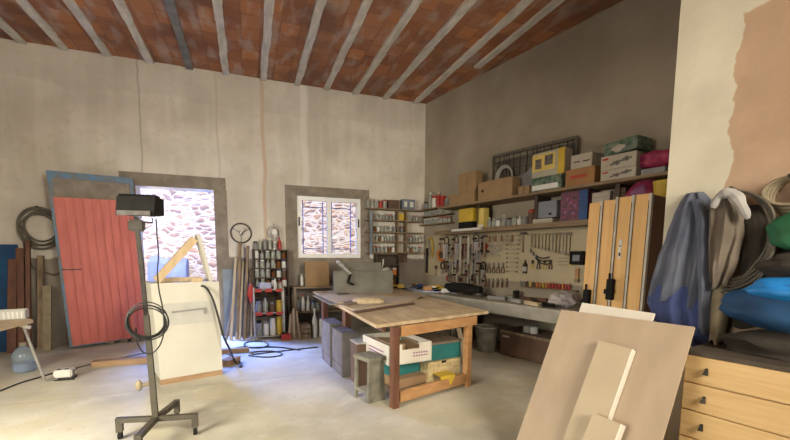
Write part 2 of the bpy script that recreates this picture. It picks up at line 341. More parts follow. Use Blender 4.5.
    def build(s, name, mat, parent=None, world=False, smooth=None, loc=(0, 0, 0), rot=(0, 0, 0)):
        me = bpy.data.meshes.new(name)
        bmesh.ops.recalc_face_normals(s.bm, faces=s.bm.faces)
        if world and parent is not None:
            bmesh.ops.transform(s.bm, matrix=WM[parent.name].inverted(), verts=s.bm.verts)
        elif world:
            MM = Matrix.Translation(loc) @ Euler(rot).to_matrix().to_4x4()
            bmesh.ops.transform(s.bm, matrix=MM.inverted(), verts=s.bm.verts)
        if smooth:
            for f in s.bm.faces: f.smooth = True
            for ed in s.bm.edges:
                if len(ed.link_faces) == 2 and ed.calc_face_angle(0) > radians(35): ed.smooth = False
        s.bm.to_mesh(me); s.bm.free()
        me.materials.append(M_[mat] if isinstance(mat, str) else mat)
        o = bpy.data.objects.new(name, me); COL.objects.link(o)
        if parent is not None: o.parent = parent
        else: o.location = loc; o.rotation_euler = rot
        wm = Matrix.Translation(o.location) @ o.rotation_euler.to_matrix().to_4x4()
        WM[o.name] = (WM[parent.name] @ wm) if parent is not None else wm
        return o
WM = {}
def thing(name, label, cat, loc=(0, 0, 0), rot=(0, 0, 0), group=None):
    if isinstance(rot, (int, float)): rot = (0, 0, rot)
    o = bpy.data.objects.new(name, None); COL.objects.link(o); o.location = loc; o.rotation_euler = rot
    o.empty_display_size = 0.05
    WM[o.name] = Matrix.Translation(loc) @ Euler(rot).to_matrix().to_4x4()
    return tag(o, label, cat, group)
def tag(o, label, cat, group=None):
    o['label'] = label; o['category'] = cat
    if group: o['group'] = group
    return o
def struct(o): o['kind'] = 'structure'; return o
ORD = ['first', 'second', 'third', 'fourth', 'fifth', 'sixth', 'seventh', 'eighth', 'ninth', 'tenth', 'eleventh', 'twelfth', 'thirteenth', 'fourteenth', 'fifteenth', 'sixteenth']

# ------------------------------------------------------------------ the shell
XL, YR, ZC = -3.45, -2.2, 4.40
struct(MB().box(XL-.3, 6.5, YR-.3, YB+.30, -.15, 0).build('floor', 'floor'))
struct(MB().box(XL-.3, 6.5, YR-.3, YB+.30, ZC, ZC+.2).build('ceiling', 'ceil'))
DX0, DX1, DZ = -1.64, -0.51, 2.49            # doorway
WX0, WX1, WZ0, WZ1 = 0.86, 2.05, 1.36, 2.48  # window
b = MB()
for x0, x1, z0, z1 in ((XL-.3, DX0, 0, ZC), (DX0, DX1, DZ, ZC), (DX1, WX0, 0, ZC), (WX0, WX1, 0, WZ0), (WX0, WX1, WZ1, ZC), (WX1, 4.2, 0, ZC)):
    b.box(x0, x1, YB, YB+.30, z0, z1)
struct(b.build('wall_back', 'back'))
PW = 1.75
ps = sz(672, 120, PW)[0]                      # left edge of the pillar wall, along the right wall
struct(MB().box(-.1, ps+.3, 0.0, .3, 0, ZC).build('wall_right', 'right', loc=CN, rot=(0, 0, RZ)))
sb = sz(735, 100, PW)[0]
pil = mat_pillar(sb)
struct(MB().box(ps, 11, -PW, .3, 0, ZC).build('wall_pillar', pil, loc=CN, rot=(0, 0, RZ)))
b = MB(); b.box(XL-.3, XL, 2.4, YB, 0, ZC); b.box(XL-.3, XL, YR, -.6, 0, ZC); b.box(XL-.3, XL, -.6, 2.4, 2.9, ZC)
struct(b.build('wall_left', 'back'))
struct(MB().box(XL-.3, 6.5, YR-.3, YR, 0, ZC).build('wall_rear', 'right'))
# plaster surrounds of the doorway and the window
b = MB(); y0 = YB-.012
b.box(-1.85, -0.32, y0, YB+.001, DZ, 2.695); b.box(-1.85, DX0, y0, YB+.001, 0, DZ); b.box(DX1, -0.31, y0, YB+.001, 0, DZ)
struct(b.build('trim_1', 'cement'))
b = MB()
b.box(.65, 2.22, y0, YB+.001, WZ1, 2.655); b.box(.65, WX0, y0, YB+.001, 1.28, WZ1); b.box(WX1, 2.22, y0, YB+.001, 1.28, WZ1); b.box(WX0, WX1, y0, YB+.001, 1.28, WZ0)
struct(b.build('trim_2', 'cement'))
# joists
k = 3
for i, px in enumerate((22, 65, 108, 150, 190, 226, 263, 297, 326, 355, 385, 415)):
    X = bY(px, 40+60*(px/415.), YB).x
    b = MB(); n = 24; hw = .052
    for j in range(n):
        ya, yb_ = YR+(YB-YR)*j/n, YR+(YB-YR)*(j+1)/n
        b.box(X-hw+.006*sin(j*1.7+i), X+hw+.006*sin(j*2.3+i*2), ya, yb_+.0005, ZC-.035, ZC+.01)
    struct(b.build('trim_%d' % k, 'joist_g' if i == 4 else 'joist')); k += 1
X = bY(470, 80, YB-1.5).x
struct(MB().box(X-.05, X+.05, YR, 5.7, ZC-.035, ZC+.01).build('trim_%d' % k, 'joist')); k += 1
X = X+.52
struct(MB().box(X-.05, X+.05, YR, 3.6, ZC-.035, ZC+.01).build('trim_%d' % k, 'joist')); k += 1

# window_1
wf = bpy.data.objects.new('window_1', None); COL.objects.link(wf); wf.location = (WX0, YB+.06, WZ0); struct(wf); WM[wf.name] = Matrix.Translation(wf.location)
W_, H_ = WX1-WX0, WZ1-WZ0
b = MB(); f = .075
b.box(0, W_, -.03, .03, 0, f); b.box(0, W_, -.03, .03, H_-f, H_); b.box(0, f, -.03, .03, f, H_-f); b.box(W_-f, W_, -.03, .03, f, H_-f)
b.box(W_/2-.045, W_/2+.03, -.035, .03, f, H_-f); b.build('window_frame', 'white_alu', wf)
b = MB(); b.box(.025, .045, -.05, -.03, H_*.52, H_*.66); b.box(W_-.045, W_-.025, -.05, -.03, H_*.52, H_*.66); b.build('latch', 'black', wf)
MB().box(f, W_/2-.045, -.004, .004, f, H_-f).build('pane', 'pane', wf)
MB().box(W_/2+.03, W_-f, -.004, .004, f, H_-f).build('pane', 'pane', wf)
b = MB()
for xa, xb in ((.13, W_/2-.09), (W_/2+.08, W_-.14)):
    za, zb = .17, H_-.17
    for p, q in (((xa, .18, za), (xb, .18, za)), ((xa, .18, zb), (xb, .18, zb)), ((xa, .18, 0), (xa, .18, H_)), ((xb, .18, 0), (xb, .18, H_))): b.bar(p, q, .016, .016)
    for zz in (.32, H_/2, H_-.32):
        b.bar((xa-.06, .18, zz), (xa, .18, zz), .014, .014); b.bar((xb, .18, zz), (xb+.06, .18, zz), .014, .014)
b.build('grille', 'grille', wf)
MB().box(-.03, W_+.03, .03, .24, -.02, .0).build('window_sill', 'cement', wf)

# door_1: the sheet metal leaf standing open in front of the wall
P0 = Vector((-2.50, 6.98, 0)); P1 = Vector((-1.68, 7.32, 0)); dr = atan2(P1.y-P0.y, P1.x-P0.x)
pa, pb = bY(50, 172, 6.98), bY(70, 351, 6.98)
dw = (P1-P0).length+.13
df = bpy.data.objects.new('door_1', None); COL.objects.link(df); df.location = P0; df.rotation_euler = (0, 0, dr); struct(df)
WM[df.name] = Matrix.Translation(P0) @ Matrix.Rotation(dr, 4, 'Z')
HD = 2.56; sh = -.10                          # sagging leaf: the free side hangs askew
def sk(x, y, z): return (x+sh*(z/HD), y, z+.03*x)
def skb(b, x0, x1, y0, y1, z0, z1): return b.hexa([sk(x0, y0, z0), sk(x1, y0, z0), sk(x1, y1, z0), sk(x0, y1, z0), sk(x0, y0, z1), sk(x1, y0, z1), sk(x1, y1, z1), sk(x0, y1, z1)])
b = MB(); skb(b, 0, .05, 0, .05, .03, HD); skb(b, dw-.05, dw, 0, .05, .03, HD); skb(b, .05, dw-.05, 0, .05, HD-.09, HD); skb(b, .05, dw-.05, .0, .05, .03, .07)
b.build('frame', 'blue_paint', df)
b = MB(); nr = 9; pw = (dw-.08)/nr
for i in range(nr):
    x0 = .04+pw*i
    skb(b, x0+.012, x0+pw-.006, -.022, -.004, .05, 2.20); skb(b, x0-.006, x0+.012, -.008, -.003, .05, 2.20)
b.build('panel', 'red_sheet', df)
b = MB(); skb(b, .05, dw-.05, .02, .03, 2.20, HD-.09); b.build('upper_panel', 'cement', df)['label'] = 'grey plaster coloured upper panel'
b = MB(); skb(b, .02, .06, -.03, -.022, 1.17, 1.19); skb(b, .06, .25, -.03, -.022, 1.165, 1.18); b.build('bolt', 'dkmetal', df)

# outdoors
struct(MB().box(-9, 9, YB+.30, 14, -.18, -.03).build('ground_outside', 'dirt'))
tag(MB().box(-8, 9, 10.4, 10.9, -.03, 5.2).build('stone_wall', 'stone'), 'sunlit rubble stone wall across the yard outside the doorway', 'wall')
q0, q1 = bY(146, 256, 9.6), bY(186, 284, 9.6)
b = MB(); n = 12; x0, x1 = q0.x, q1.x
rows = [(0, .0), (.5, .02), (.95, .0), (1.25, .10), (1.38, .35), (1.30, .6), (.6, .62), (0, .62)]
vs = [[b.bm.verts.new((x0+(x1-x0)*i/n, 9.6+d+.03*sin(i*1.3+z*3), z-.03+.03*sin(i*.9))) for i in range(n+1)] for z, d in rows]
for r1, r2 in zip(vs, vs[1:]):
    for i in range(n): b.bm.faces.new((r1[i], r1[i+1], r2[i+1], r2[i]))
b.bm.faces.new([r[0] for r in vs]); b.bm.faces.new([r[-1] for r in vs][::-1])
tag(b.build('covered_stack', 'blue_out', smooth=True), 'blue tarpaulin covered stack out in the yard seen through doorway', 'tarpaulin')
def smooth_pts(p, k=6):
    out = []; n = len(p)
    for i in range(n-1):
        a, b_, c, d = p[max(i-1, 0)], p[i], p[i+1], p[min(i+2, n-1)]
        for j in range(k):
            t = j/k; out.append(.5*((2*b_)+(-a+c)*t+(2*a-5*b_+4*c-d)*t*t+(-a+3*b_-3*c+d)*t**3))
    return out+[p[-1]]
# ------------------------------------------------------------------ main work table
TZ = .795
tA, tB, tC, tD = Vector((1.04, 3.26)), Vector((2.50, 3.70)), Vector((2.58, 6.75)), Vector((1.02, 6.75))
T = thing('work_table', 'big wooden work table with worn top and boxes stored underneath', 'table', (1.8, 5, 0))
b = MB(); b.prism([tA, tB, tC, tD], TZ-.03, TZ); b.build('tabletop', 'tablewood', T, world=True)
lf = Vector((1.23, 3.29)); rf = Vector((2.18, 3.60)); al = (rf-lf).normalized()
def leg(c, mat, a=.085, z0=0):
    ang = atan2(al.y, al.x); m = Matrix.Translation((c[0], c[1], 0)) @ Matrix.Rotation(ang, 4, 'Z')
    MB().box(-a/2, a/2, -a/2, a/2, z0, TZ-.03, m, bev=.004).build('leg', mat, T, world=True)
leg(lf, 'redwood', .068); leg(rf, 'apron', .068); leg((1.13, 4.75), 'redwood', .08); leg((1.10, 6.1), 'redwood', .08); leg((2.42, 5.2), 'redwood', .08); leg((2.42, 6.5), 'redwood', .08)
def rail(p, q, z0, z1, mat, t=.035, nm='rail'):
    b = MB(); b.bar((p[0], p[1], (z0+z1)/2), (q[0], q[1], (z0+z1)/2), t, z1-z0); return b.build(nm, mat, T, world=True)
nrm = Vector((al.y, -al.x))
a0 = lf+nrm*.02+al*.05; a1 = rf+nrm*.02+al*.10
rail(a0, a1, TZ-.125, TZ-.03, 'apron', nm='apron')
rail((1.17, 3.42), (1.13, 6.1), TZ-.10, TZ-.03, 'redwood', nm='apron')
rail((2.25, 3.7), (2.45, 6.5), TZ-.11, TZ-.03, 'redwood', nm='apron')
rail(lf+al*.05+nrm*.01, rf-al*.04+nrm*.01, .045, .15, 'apron', nm='bottom_rail')
b = MB(); b.prism([(1.28, 3.42), (2.05, 3.66), (2.2, 5.1), (1.22, 4.8)], .05, .08); b.build('lower_shelf', 'oldwood', T, world=True)

def wbox(name, label, cat, px0, py0, z0, lx, ly, h, rz, mat, group=None, lid=None, bev=.006):
    """box with its near left bottom corner at a point of the ground under pixel (px0,py0)"""
    P = fl(px0, py0, z0); o = thing(name, label, cat, (P.x, P.y, z0), rz, group)
    MB().box(0, lx, 0, ly, 0, h, bev=bev).build('body', mat, o); return o
AZ = atan2(al.y, al.x)
# storage boxes standing left under the table
for i, (x, y, lx, ly, h, mat, lab) in enumerate((
        (.93, 4.79, .17, .46, .54, 'bluegrey', 'tall dusty blue grey case, farthest of the row under the table edge'),
        (.975, 4.33, .17, .45, .51, 'bluegrey', 'dusty blue grey case with dark side, middle of the row under the table edge'),
        (1.06, 3.98, .13, .24, .46, 'brownbox', 'small dark brown upright box with dusty top beside the grey stool'))):
    o = thing('storage_case', lab, 'box', (x, y, 0), .06, 'upright boxes under the table edge')
    MB().box(0, lx, 0, ly, 0, h, bev=.006).build('body', mat, o)
    MB().box(-.004, lx+.004, -.004, ly+.004, h, h+.012).build('lid', 'bluegrey' if i < 2 else 'smear', o)
    b = MB()
    for j in range(1, 2): b.box(-.006, 0, .02, ly-.02, h*j/4-.004, h*j/4+.004)
    b.build('side_seam', 'brownbox', o)
# old painted stool lying on its side
o = thing('stool', 'old grey painted wooden stool standing by the left table leg', 'stool', (1.04, 3.46, 0), .35)
MB().box(-.02, .26, -.02, .24, .40, .44, bev=.005).build('seat', 'stoolw', o)
MB().hexa([(.03, .0, 0), (.26, -.01, 0), (.26, .03, 0), (.03, .03, 0), (.03, .0, .4), (.24, .0, .4), (.24, .03, .4), (.03, .03, .4)]).build('side_panel', 'stoolw', o)
for x, y in ((.0, .0), (.0, .2)): MB().hexa([(x-.02, y, 0), (x+.02, y, 0), (x+.02, y+.03, 0), (x-.02, y+.03, 0), (x, y, .4), (x+.035, y, .4), (x+.035, y+.03, .4), (x, y+.03, .4)]).build('leg', 'stoolw', o)
MB().hexa([(.22, .2, 0), (.26, .2, 0), (.26, .24, 0), (.22, .24, 0), (.22, .2, .4), (.25, .2, .4), (.25, .24, .4), (.22, .24, .4)]).build('leg', 'stoolw', o)
b = MB(); b.bar((.0, .02, .1), (.0, .22, .1), .02, .03); b.build('stretcher', 'stoolw', o)
for c_ in o.children: c_.scale = (.72, 1.05, 1.0)
# white printed tray on top of teal boxes
def open_tray(name, label, loc, rz, L, D, H, mat, cut=True):
    o = thing(name, label, 'box', loc, rz); t = .006
    b = MB(); b.box(0, L, 0, D, 0, t); b.box(0, t, 0, D, 0, H); b.box(L-t, L, 0, D, 0, H); b.box(0, L, D-t, D, 0, H)
    if cut: b.box(0, L*.30, 0, t, 0, H); b.box(L*.3, L*.7, 0, t, 0, H*.72); b.box(L*.7, L, 0, t, 0, H)
    else: b.box(0, L, 0, t, 0, H)
    b.build('tray', mat, o); return o
zt = .345
o = open_tray('cardboard_tray', 'white printed cardboard tray with cut-out handle under the table', (1.235, 3.46, zt), .14, .49, .62, .20, 'whitecard')
b = MB()
for r in range(2):
    for i in range(6): b.box(.27+i*.03, .29+i*.03, -.0015, 0, .065+r*.03, .078+r*.03)
b.build('printed_marks', 'purple_ink', o)
b = MB()
for r in range(3): b.box(-.0015, 0, .12, .46, .04+r*.035, .052+r*.035)
b.build('side_marks', 'purple_ink', o)
b = MB(); b.box(.05, .22, .10, .45, .01, .20, Matrix.Rotation(.1, 4, 'Y')); b.box(.26, .46, .08, .50, .01, .13); b.build('carton_inside', 'card', o)
o = thing('teal_carton', 'teal carton underneath the white cardboard tray', 'box', (1.34, 3.62, .08), AZ, 'teal cartons under the table')
MB().box(0, .36, 0, .32, .1, .272, bev=.004).build('body', 'teal', o); MB().box(0, .36, .02, .30, 0, .1).build('plinth', 'woodbeam', o)
b = MB(); b.bar((0.0, -.06, .05), (.40, -.06, .05), .08, .09); b.build('front_board', 'woodbeam', o); 
o = thing('teal_carton', 'teal carton with dusty brown lid on the cream patterned box', 'box', (1.71, 3.64, .30), .18, 'teal cartons under the table')
MB().box(0, .47, 0, .56, 0, .17, bev=.004).build('body', 'teal', o)
MB().box(-.006, .476, -.006, .566, .17, .195).build('lid', 'dustlid', o)
o = thing('patterned_carton', 'cream patterned carton with yellow tape under the teal carton', 'box', (1.72, 3.60, .08), .18)
MB().box(0, .43, 0, .40, 0, .22, bev=.004).build('body', 'creambox', o)
b = MB(); b.hexa([(.05, -.15, .0), (.19, -.15, .0), (.19, -.145, .0), (.05, -.145, .0), (.05, -.15, .10), (.24, -.15, .10), (.24, -.145, .10), (.05, -.145, .10)]); b.box(.05, .24, -.15, .0, .10, .105); b.build('tape', 'yellow', o)
b = MB(); b.box(.17, .23, -.003, 0, .195, .22); b.build('handle_slot', 'black', o)
# boards and dust on the table
def quadboard(name, label, pts, z, t, mat, cat='board', group=None):
    P = [fl(x, y, z) for x, y in pts]; c = sum(P, Vector())/len(P)
    b = MB(); b.prism([(p.x-c.x, p.y-c.y) for p in P], 0, t)
    return tag(b.build(name, mat, None, loc=(c.x, c.y, z)), label, cat, group)
quadboard('wooden_board', 'pale board overhanging the left table corner', [(321, 297), (337, 304), (372, 301), (391, 297), (340, 293)], TZ+.001, .018, 'mdf')
quadboard('wooden_board', 'long grey board lying behind the heap of sawdust', [(313, 296), (330, 305), (338, 305), (322, 296)], TZ+.001, .012, 'machine')
quadboard('wooden_board', 'pale plank in front of the dust heap on the table', [(340, 306), (355, 311), (412, 301), (425, 296), (398, 296)], TZ+.001, .014, 'mdf')
quadboard('dark_batten', 'dark thin batten lying nearest the front of the table', [(353, 312.2), (357, 313.5), (415, 304.5), (413, 303.3)], TZ+.002, .012, 'brownbox')
quadboard('dark_batten', 'short dark rod lying farther back on the table', [(398, 299.5), (400, 300.6), (423, 298.2), (422, 297.2)], TZ+.002, .012, 'dkmetal')
quadboard('offcut', 'small wooden offcut lying against the machine plate', [(343, 303.5), (346, 305.2), (361, 303), (357, 301)], TZ+.022, .02, 'oldwood')
P = fl(368, 304, TZ); b = MB(); b.blob((0, 0, 0), .21, .13, .085, .12, 3, 5, flat=0)
o = tag(b.build('sawdust_heap', 'dust', None, smooth=True, loc=(P.x, P.y, TZ+.016)), 'small pale heap of sawdust on the work table', 'sawdust'); o['kind'] = 'stuff'
# machine: planer plate with arm
o = thing('planing_machine', 'grey cast iron planer plate standing upright on the table', 'machine', (1.23, 5.95, TZ), .05)
MB().box(0, .98, 0, .06, 0.0, .37, bev=.006).build('plate', 'machine', o)
MB().box(.05, .30, .06, .3, .0, .28, bev=.006).build('side_box', 'dkmetal', o)
MB().box(.20, .80, .08, .16, .02, .50, bev=.006).build('rear_plate', 'machine', o)
b = MB(); b.cyl((.06, -.05, .50), (.24, -.05, .33), .032); b.blob((.06, -.05, .51), .045, .045, .04, .05, 2); b.build('arm', 'steel', o, smooth=True)
b = MB(); b.bar((.24, -.06, .33), (.20, -.07, .20), .03, .03); b.bar((.20, -.07, .20), (.29, -.07, .16), .03, .03); b.build('clamp', 'black', o)
MB().box(.02, .20, -.12, -.06, 0.022, .04).build('foot', 'dkmetal', o)
o = thing('drill_motor', 'chrome machine head behind the grey planer plate', 'machine', (2.06, 6.5, TZ), 0)
b = MB(); b.box(-.14, .14, -.08, .08, 0, .34); b.build('base', 'dkmetal', o)
b = MB(); b.cyl((-.25, 0, .42), (-.02, 0, .42), .035); b.blob((.05, 0, .40), .09, .08, .06, .1, 2); b.cyl((.1, 0, .36), (.24, 0, .38), .04); b.cyl((.12, -.03, .4), (.14, -.03, .55), .01); b.build('motor', 'chrome', o, smooth=True)

# ------------------------------------------------------------------ cardboard sheets, counter and racks on the back wall
o = tag(MB().box(0, .42, 0, .02, 0, .44, Matrix.Rotation(-.12, 4, 'X')).build('cardboard_sheet', 'card', None, loc=(.93, 6.98, .862)), 'plain brown cardboard sheet leaning under the window', 'cardboard')
o = thing('counter', 'low wooden counter shelf under the window with bottles below', 'shelf', (.72, 6.9, 0))
MB().box(0, 1.0, 0, .42, .83, .86).build('top', 'shelfw', o); MB().box(.02, .98, .02, .40, .40, .42).build('shelf', 'shelfw', o)
for x, y in ((.02, .02), (.96, .02), (.02, .38), (.96, .38)): MB().box(x-.02, x+.02, y-.02, y+.02, 0, .83).build('leg', 'oldwood', o)

def jar(loc, r, h, body, lid, label, group, cat='jar', name='jar', parts=True):
    if not parts:
        return tag(MB().lathe([(r, 0), (r, h*.85), (r*.8, h*.88), (r*.85, h)], seg=10).build(name, body, None, smooth=True, loc=loc), label, cat, group)
    o = thing(name, label, cat, loc, 0, group)
    MB().lathe([(r*.92, 0), (r, h*.05), (r, h*.72), (r*.8, h*.82)], seg=12).build('body', body, o, smooth=True)
    MB().lathe([(r*.84, h*.82), (r*.86, h*.83), (r*.86, h*.98), (r*.8, h)], seg=12).build('lid', lid, o, smooth=True)
    return o
def bottle(loc, r, h, body, lid, label, group, name='bottle', cat='bottle'):
    o = thing(name, label, cat, loc, 0, group)
    MB().lathe([(r*.92, 0), (r, h*.04), (r, h*.58), (r*.35, h*.80), (r*.32, h*.90)], seg=12).build('body', body, o, smooth=True)
    MB().lathe([(r*.38, h*.88), (r*.38, h), (r*.3, h*1.01)], seg=10).build('cap', lid, o, smooth=True)
    return o
CN_ = {'glass': 'clear glass', 'amber': 'amber', 'white': 'white', 'red': 'red', 'grey': 'grey', 'teal': 'teal', 'yellow': 'yellow', 'black': 'black', 'steel': 'metal', 'blue': 'blue', 'brownbox': 'brown', 'orange': 'orange', 'chrome': 'shiny metal', 'green': 'green', 'pink': 'pink', 'whitecard': 'white', 'card': 'brown'}
def row(x0, x1, zb, Y, items, where, group, wr=None, hh=.11, kinds='jar'):
    """a row of small containers between two pixels' columns, standing on a shelf"""
    n = len(items)
    for i, it in enumerate(items):
        body, lid = it[0], it[1]; kd = it[2] if len(it) > 2 else kinds; h = hh*(it[3] if len(it) > 3 else 1)
        f = (i+.5)/n
        if wr is None: X = x0+(x1-x0)*f; loc = Vector((X, Y+random.uniform(-.01, .01), zb)); sp = (x1-x0)/n
        else: s = x0+(x1-x0)*f; loc = RW(s, wr+random.uniform(-.01, .01), zb); sp = (x1-x0)/n
        r = min(sp*.44, h*.42, .055)
        lab = '%s %s, %s %s, %s from left, %s' % (CN_[body], kd, CN_[lid], 'cap' if kd == 'bottle' else 'lid', ORD[i], where)
        if kd == 'bottle': bottle(loc, r*.85, h*1.35, body, lid, lab, group)
        elif kd == 'tin': jar(loc, r, h*.8, body, lid, lab, group, 'tin', 'tin')
        else: jar(loc, r, h, body, lid, lab, group)

# black jar rack on the back wall
x0, x1 = bY(252.5, 270, 7.2).x, bY(289, 270, 7.2).x
zt_ = bY(270, 249.5, 7.2).z
o = thing('jar_rack', 'dark wall rack crowded with jars left of the window', 'rack', (x0, 7.22, 0)); wd = x1-x0
levels = [bY(270, y, 7.2).z for y in (297, 287, 277.5, 268, 258.5)]
levels = levels + [zt_]
b = MB(); b.box(0, .025, 0, .17, .0, zt_); b.build('side_panel', 'darkshelf', o); MB().box(wd-.025, wd, 0, .17, .0, zt_).build('side_panel', 'darkshelf', o)
for z in levels: MB().box(0, wd, -.004, .17, z-.02, z).build('shelf', 'darkshelf', o)
MB().box(0, wd, .165, .175, .3, zt_).build('back_panel', 'darkshelf', o)
names = ['lowest', 'second lowest', 'third', 'fourth', 'fifth', 'top']
pal = [('glass', 'steel'), ('white', 'blue'), ('grey', 'black'), ('glass', 'white'), ('amber', 'black'), ('white', 'red'), ('steel', 'steel'), ('glass', 'chrome'), ('brownbox', 'grey'), ('white', 'white')]
for li, z in enumerate(levels[1:-1]):
    its = [pal[(li*3+i*7) % 10] + (('bottle', .75) if (i+li) % 4 == 0 else ('jar', 1.05)) for i in range(6)]
    row(x0+.03, x1-.03, z, 7.29, its, '%s shelf of dark wall rack' % names[li+1], 'jars on the dark wall rack', hh=.135)
row(x0+.02, x1-.1, zt_, 7.3, [('grey', 'black', 'jar', 1.0), ('glass', 'white', 'bottle', 1.1), ('grey', 'grey', 'tin', 1.6), ('steel', 'steel', 'tin', 1.5), ('glass', 'white', 'jar', 1.0), ('red', 'red', 'bottle', 1.2)], 'top of dark wall rack', 'jars on the dark wall rack', hh=.14)
# wheel and wire clock hung above
c = bY(241, 233, 7.34)
o = thing('hanging_hoop', 'thin dark metal hoop with spokes hung beside the doorway', 'hoop', (c.x, 7.37, c.z))
MB().tube([(.165*cos(t*2*pi/32), 0, .165*sin(t*2*pi/32)) for t in range(32)], .012, 6, True).build('rim', 'dkmetal', o, smooth=True)
b = MB(); b.cyl((0, .015, 0), (0, -.02, 0), .035)
for a in range(3): t = .5+a*2*pi/3; b.bar((0, 0, 0), (.165*cos(t), 0, .165*sin(t)), .008, .008)
b.build('spokes', 'dkmetal', o)
MB().bar((-.02, -.02, -.02), (.05, -.02, .09), .05, .03).build('hook', 'steel', o)
c = bY(273, 232, 7.3)
o = thing('round_dial', 'small round pale ringed dial standing above the dark rack', 'dial', (c.x+.02, 7.3, zt_))
zc = c.z-zt_
MB().tube([(.10*cos(t*2*pi/24), 0, zc+.10*sin(t*2*pi/24)) for t in range(24)], .014, 6, True).build('ring', 'steel', o, smooth=True)
b = MB(); b.cyl((0, .01, zc), (0, -.02, zc), .05); b.build('face', 'white', o); b = MB(); b.cyl((0, 0, 0), (0, 0, zc-.1), .02); b.cyl((0, 0, 0), (0, 0, .02), .06); b.cyl((0, 0, zc+.1), (0, 0, zc+.15), .01); b.build('stand', 'steel', o)

# lower rack in front
x0, x1 = bY(253, 300, 6.85).x, bY(284, 300, 6.85).x; wd = x1-x0
o = thing('tin_rack', 'low metal rack with paint tins and red edged shelves on the floor', 'rack', (x0, 6.78, 0))
lv = [.06, bY(268, 312, 6.85).z, bY(268, 289, 6.85).z]
for x in (0, wd-.025):
    for y in (0, .24): MB().box(x, x+.025, y, y+.025, 0, lv[2]+.02).build('upright', 'steel', o)
for z in lv: MB().box(0, wd, 0, .265, z-.015, z).build('shelf', 'steel', o)
for z in lv[1:]:
    for i in range(3): MB().box(.03+i*wd/3, .03+i*wd/3+wd*.22, -.006, 0, z-.045, z+.01).build('edge_label', 'red', o)
o = thing('blue_basket', 'small pale blue plastic basket on top of the low rack', 'basket', (x0+.10, 6.82, lv[2]))
b = MB(); b.box(0, .20, 0, .14, 0, .01); b.box(0, .01, 0, .14, 0, .10); b.box(.19, .20, 0, .14, 0, .10); b.box(0, .2, 0, .01, 0, .10); b.box(0, .2, .13, .14, 0, .10); b.build('basket', 'clothb', o)
row(x0+.32, x1-.01, lv[2], 6.88, [('white', 'white', 'bottle', 1.0), ('glass', 'red', 'jar', 1.0)], 'top of the low metal rack', 'bottles on the low metal rack', hh=.12)
row(x0+.03, x1-.03, lv[1], 6.88, [('grey', 'grey', 'tin', 1.3), ('glass', 'black', 'bottle', 1.2), ('brownbox', 'grey', 'tin', 1.2), ('yellow', 'yellow', 'tin', 1.4)], 'middle shelf of low metal rack', 'tins on the low metal rack', hh=.17)
row(x0+.03, x1-.03, lv[0], 6.88, [('grey', 'black', 'tin', 1.6), ('white', 'grey', 'tin', 1.5), ('white', 'white', 'jar', 1.4), ('yellow', 'yellow', 'tin', 1.9)], 'bottom shelf of low metal rack', 'tins on the low metal rack', hh=.2)
o = thing('red_jerrycan', 'red plastic container on the floor at the foot of the low rack', 'container', (x0+.42, 6.62, 0))
MB().box(0, .16, 0, .12, 0, .10, bev=.015).build('body', 'red', o, smooth=True); b = MB(); b.cyl((.04, .06, .09), (.04, .06, .13), .02); b.build('cap', 'black', o)
b = MB(); b.blob((0, 0, 0), .05, .03, .14, .15, 3, 3)
tag(b.build('red_rag', 'red', None, smooth=True, loc=(x0-.03, 6.8, .78)), 'red rag hanging at the left side of the low rack', 'rag')
# stuff around the counter
row(.86, 1.02, .86, 7.2, [('white', 'steel', 'tin', 1.5), ('glass', 'white', 'jar', 1.2)], 'the counter beside the cardboard sheet', 'bottles on the counter', hh=.17)
row(.76, 1.2, .42, 7.05, [('grey', 'black', 'bottle', 1.0), ('white', 'red', 'bottle', 1.2), ('white', 'white', 'bottle', 1.1), ('glass', 'blue', 'jar', 1.0), ('grey', 'steel', 'tin', 1.0)], 'the shelf below the counter', 'bottles below the counter', hh=.18)
row(.98, 1.24, 0, 6.75, [('white', 'white', 'bottle', 1.5), ('white', 'blue', 'jar', 1.6)], 'the floor below the counter', 'bottles on the floor below the counter', hh=.24)
for i in range(5):
    xx = .60+i*.045; b = MB(); b.bar((0, -.16, .01), (.05-.02*i, .0, .40+.05*(i % 3)), .03, .012)
    tag(b.build('short_offcut', 'oldwood' if i % 2 else 'mdf', None, loc=(xx, 6.83, 0)), 'short wooden offcut leaning right of the low rack, %s from the left' % ORD[i], 'offcut', 'short offcuts by the low rack')
o = thing('tool_crate', 'low dark wooden crate on the floor under the counter', 'crate', (.80, 6.62, 0), .05)
b = MB()
for z in (.02, .10, .18): b.box(0, .16, 0, .012, z, z+.06)
for z in (.02, .10, .18): b.box(0, .16, .25, .262, z, z+.06)
b.box(0, .012, 0, .26, .02, .22); b.box(.148, .16, 0, .26, .02, .22); b.build('slats', 'oldwood', o); MB().box(0, .16, 0, .26, 0, .02).build('bottom', 'oldwood', o)

